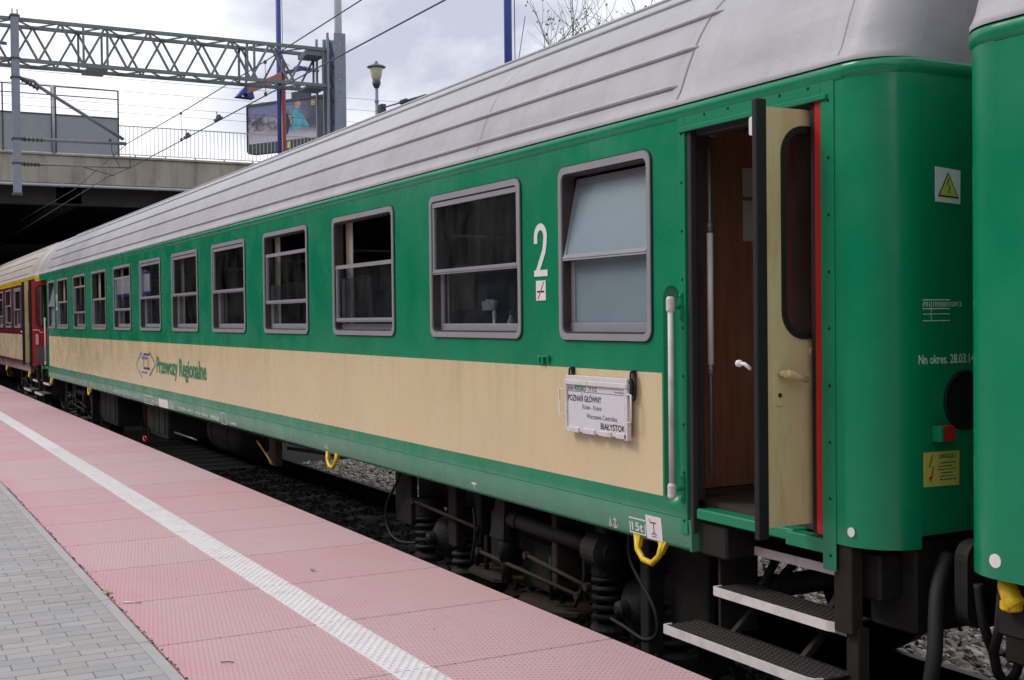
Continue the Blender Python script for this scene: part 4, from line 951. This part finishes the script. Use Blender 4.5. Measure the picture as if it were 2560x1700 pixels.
t.box(x0 + .016, x1 - .018, yb - .0004, yb, 1.6615, 1.6635); obj('lettering', t, m_black, bd)
t = MB(); t.fit('Konin - Kutno', .025, .185, fb(x0 + .166, 1.573, yb), bold=.0003); t.fit('Warszawa Centralna', .025, .290, fb(x0 + .205, 1.527, yb), bold=.0003); obj('small_lettering', t, M('grey_print', (.10, .10, .12), .6), bd)
t = MB(); t.fit('REGIO', .026, .112, fb(x0 + .088, 1.668, yb), bold=.0014); t.fit('Przewozy Regionalne', .009, .095, fb(x1 - .115, 1.671, yb), bold=.0002); obj('green_lettering', t, m_grn_print, bd)

# ------------------------------------------------------------------ crutch and bottle behind the second window
cr_ = thing('crutch', 'grey elbow crutch leaning inside the large window beside the white 2', 'crutch', (-6.95, 3.62, 1.5))
m_cr = M('grey_plastic', (.42, .43, .45), .35, 0, .05)
t = MB(); t.tube([(-6.95, 3.62, 1.5), (-6.95, 3.62, 2.12)], .011, 10); t.lathe((-6.95, 3.62, 2.06), (0, 0, 1), [(0, .015), (.03, .015)], 10); obj('shaft', t, m_white, cr_)
t = MB(); t.tube([(-6.95, 3.62, 2.10), (-6.95, 3.62, 2.13), (-6.945, 3.62, 2.165)], .018, 10, radii=[.013, .02, .026]); t.smooth = True
vs = []; N = 12
for k in range(N + 1):
    a = R(-60 + 210 * k / N); 
    for zz_, rr in ((2.115, .075), (2.175, .085)): vs.append((-7.06 + rr * 1.6 * math.cos(a), 3.62 + rr * .6 * math.sin(a), zz_ - .012 * k / N))
t.add(vs, [(2 * k, 2 * k + 2, 2 * k + 3, 2 * k + 1) for k in range(N)]); t.smooth = False; obj('cuff', t, m_cr, cr_)
bo = thing('bottle', 'small clear water bottle with blue cap on the table inside the window beside the crutch', 'bottle', (-6.685, 3.60, 1.93))
t = MB(); t.smooth = True; t.lathe((-6.685, 3.60, 1.93), (0, 0, 1), [(0, .03), (.07, .032), (.10, .028), (.13, .013), (.145, .012)], 16); obj('body', t, M('pale_plastic', (.22, .30, .36), .15), bo)
t = MB(); t.lathe((-6.685, 3.60, 2.074), (0, 0, 1), [(0, .015), (.022, .015), (.024, .010)], 14); obj('cap', t, M('blue_cap', (.01, .05, .35), .4), bo)

# ------------------------------------------------------------------ gantry
gt = thing('overhead_gantry', 'grey steel lattice gantry spanning the track with a hanging drop post', 'gantry', (-25, 9.25, 0))
t = MB(); XG, XB = -25.0, -25.62; ZT, ZB = 7.83, 7.06
for x in (XG, XB):
    for z in (ZT, ZB): t.bar((x, -4, z), (x, 9.1, z), .068)
step = .83; y = 2.80 - step * 8; k = 0
while y < 8.6:
    t.bar((XG, y, ZT), (XG, y + step / 2, ZB), .042); t.bar((XG, y + step / 2, ZB), (XG, y + step, ZT), .042)
    t.bar((XB, y + .40, ZT), (XB, y + step / 2 + .40, ZB), .040); t.bar((XB, y + step / 2 + .40, ZB), (XB, y + step + .40, ZT), .040)
    t.bar((XG, y, ZT), (XB, y + step / 2, ZT), .028); t.bar((XB, y + step / 2, ZT), (XG, y + step, ZT), .028)
    t.bar((XG, y, ZB), (XB, y + step / 2, ZB), .028); t.bar((XB, y + step / 2, ZB), (XG, y + step, ZB), .028)
    y += step
for yy in (4.05, 4.50, 7.30, 7.45, 8.95):
    for x in (XG, XB): t.bar((x, yy, ZB), (x, yy, ZT), .04)
t.box(XG - .01, XG + .03, 4.0, 4.52, ZT - .03, ZT + .035); t.box(XG - .01, XG + .03, 4.0, 4.55, ZB - .05, ZB + .04); t.box(XB, XG, 4.1, 4.5, ZB - .08, ZB - .05)
t.box(XB, XG, 8.6, 9.02, ZT - .14, ZT - .03); t.box(XB, XG, 8.6, 9.02, ZB - .07, ZB - .02)
obj('lattice_beam', t, m_truss, gt)
t = MB()

for x in (XG + .05, XB - .03): t.box(x - .03, x + .03, 9.02, 9.06, 0, 8.18)
t.box(XG + .02, XG + .08, 9.19, 9.44, -.2, 8.20, .006); t.box(XB - .08, XB - .02, 9.19, 9.44, -.2, 8.20, .006); t.box(XB - .02, XG + .02, 9.38, 9.40, -.2, 8.18)
for z in (8.1, 7.83, 7.4, 7.06, 6.6): 
    t.bar((XG + .05, 9.05, z), (XB, 9.4, z - .25), .03)
t.box(XB - .1, XG + .12, 8.98, 9.5, 5.85, 5.95, .01)
obj('mast', t, m_lpaint, gt)
t = MB()
for z in (7.95, 7.72, 7.35, 7.2, 6.98, 6.75): t.lathe((XG + .085, 9.30, z), (1, 0, 0), [(0, .02), (.012, .018)], 8)
obj('bolt', t, m_lpaint2, gt)
t = MB(); t.box(XG + .03, XG + .17, 2.72, 2.86, 4.50, 7.90, .004); 
dp = obj('drop_post', t, m_lpaint, gt)
t = MB()
for z in (7.86, 7.06, 6.70, 5.54, 5.08, 4.50): t.box(XG + .02, XG + .18, 2.70, 2.88, z - .02, z + .02, .003)
t.bar((XG + .1, 2.75, 7.9), (XG + .1, 2.75, 8.0), .02); t.bar((XG + .1, 2.84, 7.9), (XG + .1, 2.84, 8.0), .02)
obj('clamp', t, m_iron, dp)
ca = thing('catenary_bracket', 'hinged grey catenary bracket with insulators on the hanging post', 'catenary bracket', (XG + .1, 2.9, 5.0))
def arm(pts, r, ins, nm):
    a = MB(); a.tube(pts, r, 8); o = obj(nm, a, m_greyp, ca)
    i = MB(); p = Vector(pts[0]); d = (Vector(pts[-1]) - p).normalized()
    i.lathe(p - d * .02, d, sum([[(ins * k, .028), (ins * k + ins * .3, .055), (ins * k + ins * .5, .028)] for k in range(6)], []), 10); obj('insulator', i, m_iron, o); return o
arm([(-24.9, 2.86, 6.70), (-24.93, 3.12, 6.66), (-25, 3.25, 6.56), (-25, 4.78, 5.66)], .034, .075, 'stay_tube'); arm([(-24.9, 2.86, 5.545), (-25, 4.83, 5.58)], .034, .075, 'cantilever_tube'); arm([(-24.9, 2.86, 5.07), (-25, 4.90, 5.11)], .023, .065, 'registration_tube')
a = MB(); a.tube([(-25, 4.55, 5.55), (-25, 4.55, 5.42), (-24.98, 4.70, 5.10)], .008, 6); a.tube([(-25, 4.0, 5.08), (-25, 4.6, 4.93)], .009, 6); a.tube([(-25, 4.90, 5.11), (-25, 4.9, 5.35)], .008, 6); a.tube([(-25, 4.52, 5.66), (-25, 4.52, 5.55)], .03, 6); obj('drop_bracket', a, m_iron, ca)
# wires
def wire(name, pts, r, label, grp='catenary wires above the train'):
    a = MB(); a.tube(pts, r, 6); o = obj(name, a, m_wire); return tag(o, label, 'wire', grp)
wire('contact_wire', [(12, 4.9, 5.0), (-10.3, 4.9, 5.016), (-16, 4.9, 5.052), (-20.7, 4.9, 5.079), (-25.06, 4.9, 5.11), (-26.6, 4.75, 5.09), (-60, 4.95, 5.0)], .0085, 'lower black contact wire running over the train to the hanging post')
wire('messenger_wire', [(12, 4.9, 5.9), (-6, 4.9, 5.55), (-12.4, 4.9, 5.506), (-15.9, 4.9, 5.507), (-20.7, 4.9, 5.545), (-25.3, 4.9, 5.62), (-32, 4.9, 5.35), (-60, 4.9, 5.5)], .0075, 'upper black messenger wire above the contact wire')
for k, (x, lab) in enumerate(((-15.95, 'dropper wire hanging just under the gantry beam beside the blue and red mast'), (-20.71, 'dropper wire between the two catenary wires in front of the bridge railing'))):
    a = MB(); z0_ = 5.052 if k == 0 else 5.079; z1_ = 5.507 if k == 0 else 5.545
    a.tube([(x, 4.9, z0_), (x + .01, 4.9, (z0_ + z1_) / 2), (x, 4.9, z1_)], .004, 5); a.box(x - .025, x + .025, 4.885, 4.915, z0_ - .01, z0_ + .04); a.box(x - .025, x + .025, 4.885, 4.915, z1_ - .03, z1_ + .01)
    tag(obj('dropper_wire', a, m_wire), lab, 'wire', 'dropper wires')
for x, lab in ((-18.35, 'small dark clamp on the contact wire left of the billboard'), (-20.3, 'small dark clamp on the contact wire above the railing')):
    a = MB(); a.box(x - .16, x + .16, 4.87, 4.93, 5.07, 5.11, .006); a.box(x - .06, x + .08, 4.88, 4.92, 5.11, 5.15, .006); a.tube([(x - .05, 4.9, 5.14), (x - .1, 4.9, 5.22)], .008, 5); tag(obj('wire_clamp', a, m_iron), lab, 'clamp', 'clamps on the contact wire')
for k, (z, y, x0_) in enumerate(((8.10, 0, 0), (7.78, 0, 0), (7.43, 0, 0), (7.22, 0, 0))):
    pts = [(-31 + .1 * k, -6 + 40 * i / 16, z - .12 + .0030 * (i - 8) ** 2) for i in range(17)]
    a = MB(); a.tube(pts, .0045, 5); tag(obj('feeder_wire', a, m_wire), ['thin overhead wire crossing the sky just below the gantry beam, uppermost of four', 'second thin wire from the top crossing the sky under the gantry', 'third thin wire from the top crossing the sky under the gantry', 'lowest thin wire crossing the sky above the bridge railing'][k], 'wire', 'thin wires crossing behind the gantry')

# ------------------------------------------------------------------ bridge
m_conc, t_, b_ = new_mat('stained_concrete')
v_ = coord(t_); n_ = noise(t_, v_, .7, 8, .65); c_ = mixc(t_, ramp(t_, n_, .3, .7), (.29, .27, .225), (.42, .395, .335))
n2_ = noise(t_, coord(t_, (1.6, 1.6, .25)), 1.3, 8, .7); c_ = mixc(t_, math2(t_, 'MULTIPLY', ramp(t_, n2_, .48, .68), .65), c_, (.13, .115, .10))
n3_ = noise(t_, coord(t_, (1, 1, .3)), 2.2, 5, .6); c_ = mixc(t_, math2(t_, 'MULTIPLY', ramp(t_, n3_, .62, .72), .5), c_, (.28, .17, .09))
t_.links.new(c_, b_.inputs['Base Color']); b_.inputs['Roughness'].default_value = .9
br = thing('road_bridge', 'stained concrete road bridge crossing over the tracks at the left', 'bridge', (-42, 12, 0))
t = MB(); t.box(-42.25, -42, -25, 45, 6.56, 7.47, .02); obj('fascia', t, m_conc, br)
t = MB(); t.box(-42.35, -41.93, -25, 45, 7.47, 7.545, .01); obj('coping', t, m_conc, br)
t = MB(); t.box(-78, -42.25, -25, 45, 6.7, 7.40);  # deck lengthened so the space below stays dark
for k in range(14): t.box(-78, -42.9, -24 + 5 * k, -23.2 + 5 * k, 6.0, 6.7)
t.box(-43.3, -42.9, -25, 45, 5.95, 6.60); obj('deck', t, M('dark_concrete', (.045, .042, .038), .9, 0, .2, 1), br)
t = MB(); t.tube([(-41.97, -25, 6.50), (-41.97, 45, 6.50)], .05, 8); 
for k in range(24): t.tube([(-41.97, -24 + 3 * k, 6.50), (-41.97, -23.9 + 3 * k, 6.50)], .062, 8)
obj('drain_pipe', t, m_lpaint2, br)
t = MB()
for yy in (-14, 15): t.box(-78, -42.6, yy - .6, yy + .6, -.3, 6.7)
t.box(-79, -78.2, -30, 50, -.3, 7.6); obj('abutment_dark_closure', t, M('abutment_closure_concrete', (.10, .095, .09), .9), br)  # far wall added to shut out light under the bridge
rl = MB(); 
rl.box(-42.02, -41.98, 7.9, 30, 8.545, 8.575); rl.box(-42.02, -41.98, 7.9, 30, 7.60, 7.625)
y = 7.95
while y < 30: rl.box(-42.008, -41.992, y - .008, y + .008, 7.62, 8.55); y += .135
for k in range(22): rl.box(-42.03, -41.97, 8.4 + 1.0 * k - .02, 8.4 + 1.0 * k + .02, 7.545, 7.62)
o = obj('bridge_railing', rl, m_lpaint2, loc=(-42, 19, 7.545)); tag(o, 'pale grey steel railing with thin upright bars on the bridge', 'railing')
sc_ = thing('screen_panel', 'grey solid screen with open frame above it at the left end of the bridge', 'screen', (-42, 4, 7.545))
t = MB(); t.box(-42.02, -42.0, -3, 7.86, 7.56, 8.78); obj('panel', t, M('screen_grey', (.26, .28, .31), .5, 0, .06), sc_)
t = MB()
for yy in (-.7, 2.2, 4.3, 5.78, 5.90, 7.87): t.bar((-42, yy, 7.5), (-42, yy, 9.70), .045)
t.bar((-42, -3, 9.70), (-42, 7.87, 9.70), .035); t.bar((-42, -3, 9.42), (-42, 7.87, 9.42), .03); t.bar((-42, -3, 8.79), (-42, 7.87, 8.79), .045)
obj('frame', t, m_iron, sc_)
t = MB(); t.tube([(-41.93, 5.82, 7.5), (-41.93, 5.82, 9.72)], .045, 8); obj('post', t, m_lpaint2, sc_)

# ------------------------------------------------------------------ blue and red lamp masts
m_bl = M('blue_mast_paint', (.03, .065, .30), .4, 0, .08); m_rd = M('red_mast_paint', (.20, .03, .028), .45, 0, .08); m_or = M('orange_wing_paint', (.40, .16, .11), .5, 0, .1)
def mast(x, y, base, label, ztop=12, s=1, redtop=None, wing=8.0):
    T = thing('lamp_mast', label, 'lamp mast', (x, y, base), 'blue and red lamp masts')
    a = MB(); a.tube([(x, y, base), (x, y, ztop)], .062, 12); obj('blue_tube', a, m_bl, T)
    a = MB(); a.tube([(x + .11, y + .06, base), (x + .11, y + .06, redtop)], .058, 12); a.lathe((x + .11, y + .06, redtop - .01), (0, 0, 1), [(0, .06), (.12, .03), (.2, .012)], 10); obj('red_tube', a, m_rd, T)
    a = MB(); a.tube([(x + .11, y + .06, redtop + .15), (x + .10, y + .05, ztop)], .007, 5); a.tube([(x + .10, y + .10, redtop + .1), (x + .16, y + .22, (wing or 6.5) + .2)], .006, 5); obj('guy_rope', a, m_wire, T)
    if wing:
        a = MB()
        def quad(y0, z0, y1, z1, w0, w1, th):
            return [(x - w0, y0, z0), (x + w0, y0, z0), (x + w1, y1, z1), (x - w1, y1, z1), (x - w0, y0, z0 - th), (x + w0, y0, z0 - th), (x + w1, y1, z1 - th), (x - w1, y1, z1 - th)], [(0, 1, 2, 3), (7, 6, 5, 4), (0, 4, 5, 1), (1, 5, 6, 2), (2, 6, 7, 3), (3, 7, 4, 0)]
        a.add(*quad(y - .82, wing - .36, y - .02, wing + .02, .16, .24, .17)); wg = obj('wing', a, m_or, T)
        a = MB(); a.add(*quad(y - .05, wing + .03, y + .62, wing + .24, .20, .12, .06)); a.add(*quad(y + .40, wing + .24, y + .98, wing + .20, .16, .05, .05)); obj('wing_tip', a, m_bl, T)
        a = MB(); o_ = [(y - 1.06, wing - .60), (y - .64, wing - .62), (y - .70, wing - .42), (y - .86, wing - .36)]; h_ = [(y - .95, wing - .60), (y - .78, wing - .61), (y - .82, wing - .53), (y - .88, wing - .52)]
        a.plate(o_, [h_], .30, lambda u, v, w: (x + w, u, v)); obj('lamp_head', a, m_bl, T)
    return T
mast(-28.2, 9.0, .55, 'tall blue and red lamp mast with orange wing standing in front of the billboard', 14, redtop=8.05, wing=7.86)
mast(-16.72, 9.0, .55, 'blue and red lamp mast showing above the coach roof near the tree', 14, redtop=5.78, wing=None)
mast(-29.0, 2.10, .55, 'blue lamp mast at the left edge of the photo, only its wing tip showing', 14, redtop=8.4, wing=8.02)
# tall pale pole behind gantry mast
a = MB(); a.tube([(-26.2, 9.75, .5), (-26.2, 9.75, 18)], .085, 12); a.lathe((-26.2, 9.75, .5), (0, 0, 1), [(0, .2), (.03, .2), (.05, .1)], 12); tag(obj('tall_pole', a, m_lpaint2), 'tall pale grey pole rising behind the top of the gantry mast', 'pole')
st_ = thing('station_sign', 'white station sign with blue edges, seen only as a reflection in the coach windows', 'sign', (-36, -.2, .55))
t = MB(); t.box(-39.0, -33.6, -.24, -.20, 2.86, 3.34, .005); obj('sign_face', t, M('sign_white', (.80, .80, .82), .5), st_)
t = MB(); t.box(-39.05, -33.55, -.245, -.195, 2.78, 2.858, .004); t.box(-39.05, -33.55, -.245, -.195, 3.342, 3.40, .004); obj('edge_band', t, m_bl, st_)
for x in (-38.4, -34.2): t = MB(); t.tube([(x, -.22, .55), (x, -.22, 3.45)], .05, 10); obj('post', t, m_bl, st_)
# ------------------------------------------------------------------ billboard
BL = Vector((-56.8, 16.53, 0)); BR_ = Vector((-52.6, 18.86, 0)); du = (BR_ - BL).normalized(); dn = Vector((du.y, -du.x, 0))
bb = thing('billboard', 'large dark framed billboard with a snowy mountain hiking picture beyond the bridge railing', 'billboard', tuple(BL + du * 2.4))
def bf(u, v, w): p = BL + du * u + dn * w; return (p.x, p.y, v)
t = MB(); t.prism(rrect(0, 4.85, 9.86, 12.20, .12), bf, -.45, .0); t.prism([(.0, 9.95), (.07, 9.95), (.07, 12.14), (.0, 12.14)], bf, 0, .05); t.prism([(.07, 12.08), (4.8, 12.08), (4.8, 12.16), (.07, 12.16)], bf, 0, .05); 
t.prism(rrect(4.87, 5.12, 9.9, 12.15, .03), bf, -.5, -.1); t.prism([(2.6, 12.2), (3.6, 12.2), (3.6, 12.55), (2.6, 12.55)], bf, -.5, -.25); t.prism([(2.2, 2), (2.7, 2), (2.7, 9.9), (2.2, 9.9)], bf, -.4, -.1); obj('housing', t, M('dark_housing', (.035, .045, .055), .5), bb)
mpc, t_, b_ = new_mat('hiking_picture')
tc_ = nd(t_, 'ShaderNodeTexCoord'); sp_ = nd(t_, 'ShaderNodeSeparateXYZ', {0: tc_.outputs['Object']}); zz_ = math2(t_, 'SUBTRACT', sp_.outputs[2], 10.0)
n_ = noise(t_, coord(t_, (1, 1, 2)), 1.6, 8, .65, .6); n2_ = noise(t_, coord(t_, (1, 1, 1)), .5, 3)
c_ = mixc(t_, ramp(t_, n_, .42, .58), (.05, .055, .10), (.40, .34, .37)); 
up_ = ramp(t_, math2(t_, 'ADD', zz_, math2(t_, 'MULTIPLY', n_, .8)), 1.75, 2.1); c_ = mixc(t_, up_, c_, (.15, .18, .34))
lo_ = ramp(t_, math2(t_, 'ADD', zz_, math2(t_, 'MULTIPLY', n_, .5)), 1.15, .75); c_ = mixc(t_, lo_, c_, (.47, .45, .53))
rt_ = ramp(t_, sp_.outputs[0], .35, 1.5); c_ = mixc(t_, math2(t_, 'MULTIPLY', rt_, math2(t_, 'SUBTRACT', 1.0, lo_)), c_, (.06, .06, .10))
t_.links.new(c_, b_.inputs['Base Color']); b_.inputs['Roughness'].default_value = .5
t = MB(); t.prism([(.09, 10.32), (4.45, 10.32), (4.45, 12.08), (.09, 12.08)], bf, .004, .012); pc = obj('picture', t, mpc, bb)
t = MB(); t.prism([(2.78, 10.75), (2.95, 11.15), (2.88, 11.55), (3.1, 11.75), (3.35, 11.75), (3.50, 11.45), (3.65, 11.2), (3.95, 10.85), (3.8, 10.7), (3.5, 11.0), (3.35, 10.8)], bf, .013, .016)
obj('blue_hiker_print', t, M('turquoise_print', (.06, .33, .42), .5, 0, .4, 3), pc)
m_skin = M('skin_print', (.50, .30, .22), .5)
t = MB(); t.prism([(3.05, 11.75), (3.3, 11.72), (3.42, 11.95), (3.28, 12.05), (3.08, 12.02)], bf, .013, .016); obj('face_print', t, m_skin, pc); t = MB(); t.prism([(2.2, 10.75), (2.42, 10.72), (2.35, 11.0), (2.24, 11.0)], bf, .013, .016); obj('sleeve_print', t, m_skin, pc)
t = MB(); t.prism([(2.05, 10.7), (2.6, 10.6), (2.75, 11.1), (2.6, 11.55), (2.3, 11.65), (2.1, 11.4)], bf, .0125, .0128); obj('dark_hiker_print', t, m_black, pc)
t = MB()
for q in ((4.05, 4.25, 11.78, 11.81), (4.05, 4.25, 12.0, 12.03), (4.05, 4.08, 11.8, 12.0), (4.22, 4.25, 11.8, 12.0), (4.11, 4.19, 11.85, 11.95), (2.55, 2.75, 9.95, 10.25)): t.prism([(q[0], q[2]), (q[1], q[2]), (q[1], q[3]), (q[0], q[3])], bf, .013, .017)
obj('yellow_emblem', t, m_ysign, bb)
# ------------------------------------------------------------------ street lamp beyond the train
X, Y = -34.4, 14.0
sl = thing('street_lamp', 'street lamp with cream bowl shade standing behind the coach roof', 'street lamp', (X, Y, .5))
t = MB(); t.tube([(X, Y, .5), (X, Y, 9.0)], .06, 10, radii=[.09, .05]); t.lathe((X, Y, 8.55), (0, 0, 1), [(0, .06), (.05, .07), (.1, .05)], 10); obj('pole', t, m_lpaint, sl)
t = MB(); t.smooth = True; t.lathe((X, Y, 9.0), (0, 0, 1), [(0, .07), (.1, .12), (.2, .13)], 16); obj('collar', t, m_iron, sl)
t = MB(); t.smooth = True; t.lathe((X, Y, 9.18), (0, 0, 1), [(0, .09), (.14, .15), (.40, .20), (.42, .195)], 20); obj('bowl_shade', t, M('cream_bowl', (.50, .48, .33), .3, 0, .03), sl)
t = MB(); t.smooth = True; t.lathe((X, Y, 9.61), (0, 0, 1), [(0, .28), (.02, .285), (.06, .22), (.10, .10), (.16, .03), (.18, .05), (.2, .01)], 20); obj('cap', t, m_truss, sl)
# bracket with insulator right of the lamp
X2, Y2 = -25.25, 10.4; A1 = (-25.25, 6.80); A2 = (-22.79, 6.61)
t = MB(); t.box(X2 - .10, X2 + .10, Y2 - .06, Y2 + .06, .5, A1[1], .01); t.tube([(X2, Y2, A1[1] - .08), (A2[0], Y2, A2[1])], .016, 6)
d_ = (A2[0] - X2, A2[1] - A1[1] + .08); q = lambda f: (X2 + d_[0] * f, Y2, A1[1] - .08 + d_[1] * f)
t.tube([q(.45), q(.55)], .06, 8); t.tube([q(.6), q(.95)], .03, 8); tag(obj('wire_anchor_post', t, m_iron), 'short post holding a slanting insulated wire, just right of the street lamp', 'post')
# ------------------------------------------------------------------ tree
tr = thing('tree', 'sparse half bare tree rising behind the coach roof at top centre right', 'tree', (-26.6, 17.5, .3))
rg = random.Random(21); wood = MB(); lf = MB()
def leafq(p, s):
    a = Vector((rg.uniform(-1, 1), rg.uniform(-1, 1), rg.uniform(-1, 1))).normalized(); b2 = a.orthogonal().normalized(); c2 = a.cross(b2)
    lf.add([p - b2 * s, p - c2 * s * .6, p + b2 * s, p + c2 * s * .6], [(0, 1, 2, 3)])
def grow(p, d, ln, r, lev):
    pts = [p]; q = p.copy(); dd = d.copy(); ns = 5
    for k in range(ns):
        dd = (dd + Vector((rg.uniform(-.16, .16), rg.uniform(-.16, .16), rg.uniform(-.08, .14)))).normalized(); q = q + dd * ln / ns; pts.append(q.copy())
    wood.tube(pts, r, 6 if lev < 2 else 4, cap=False, radii=[r * (1 - .55 * k / ns) for k in range(ns + 1)])
    if lev >= 5:
        for p2 in pts[2:]:
            dens = .35 if p2.x < -27.5 else 1.0
            if p2.x > -26.2: dens = 5
            elif p2.x < -28.5: dens = .4
            for _ in range(int(dens) + (rg.random() < dens % 1)): leafq(p2 + Vector((rg.uniform(-.13, .13), rg.uniform(-.13, .13), rg.uniform(-.13, .13))), rg.uniform(.035, .06))
        return
    nb = 5 if lev < 4 else 3
    for k in range(nb):
        s = rg.uniform(.35, 1) if k else 1; i = min(ns, max(1, int(s * ns))); 
        ax = Vector((rg.uniform(-1, 1), rg.uniform(-1, 1), rg.uniform(-.25, .6))).normalized(); nd_ = (dd * (1.0 if k == 0 else .65) + ax * (.45 if k == 0 else .85)).normalized()
        ee = pts[i] + nd_ * ln * .8
        if -ee.x / ee.y > 1.80: nd_.x = abs(nd_.x) * .6; nd_.y = abs(nd_.y)
        ee = pts[i] + nd_ * ln * .8
        if -ee.x / ee.y > 1.88: continue
        grow(pts[i], nd_, ln * rg.uniform(.62, .8), r * .56, lev + 1)
grow(Vector((-28.6, 17.5, .3)), Vector((-.06, -.05, 1)).normalized(), 4.6, .13, 0)
for k in range(60): pass
obj('trunk', wood, M('tree_bark', (.10, .085, .07), .9, 0, .3, 8), tr); obj('crown', lf, M('tree_leaves', (.05, .10, .035), .7, 0, .5, 2), tr)

# ------------------------------------------------------------------ fallen leaves and litter
def fleaf(x, y, s, rot, label, col=(.30, .36, .16)):
    t = MB(); p = [(0, -1), (.35, -.55), (.9, -.5), (.6, 0), (.95, .45), (.35, .45), (0, 1), (-.35, .45), (-.9, .5), (-.6, 0), (-.95, -.45), (-.35, -.55)]
    c, sn = math.cos(rot), math.sin(rot)
    vs = [(x, y, .556)] + [(x + s * (u * c - v * sn), y + s * (u * sn + v * c), .556 + .010 * abs(u) + .004 * v) for u, v in p]
    t.add(vs, [(0, i + 1, (i + 1) % 12 + 1) for i in range(12)]); o = obj('fallen_leaf', t, M('leaf_green', col, .6, 0, .2, 20), loc=(x, y, .553)); tag(o, label, 'leaf', 'fallen leaves on the platform')
fleaf(-7.02, 1.215, .030, .6, 'pale green fallen leaf lying on the grey kerb line of the platform'); fleaf(-6.99, 2.395, .020, 1.2, 'small green fallen leaf on the pink slabs right of the white strip', (.18, .26, .10))
t = MB(); t.tube([(-6.72, 1.245, .558), (-6.685, 1.30, .558)], .004, 6); t.cur = 1; t.tube([(-6.685, 1.30, .558), (-6.665, 1.325, .558)], .0041, 6); tag(obj('cigarette_end', t, [m_white, M('filter_tan', (.55, .33, .10), .7)], loc=(-6.7, 1.28, .554)), 'white and tan cigarette end at the inner edge of the pink slabs', 'litter')
t = MB(); t.tube([(-5.32, 1.395, .556), (-5.30, 1.42, .559), (-5.29, 1.445, .556)], .0025, 5); tag(obj('twig', t, m_rust), 'tiny dark twig on the pink slab near the bottom of the photo', 'twig')
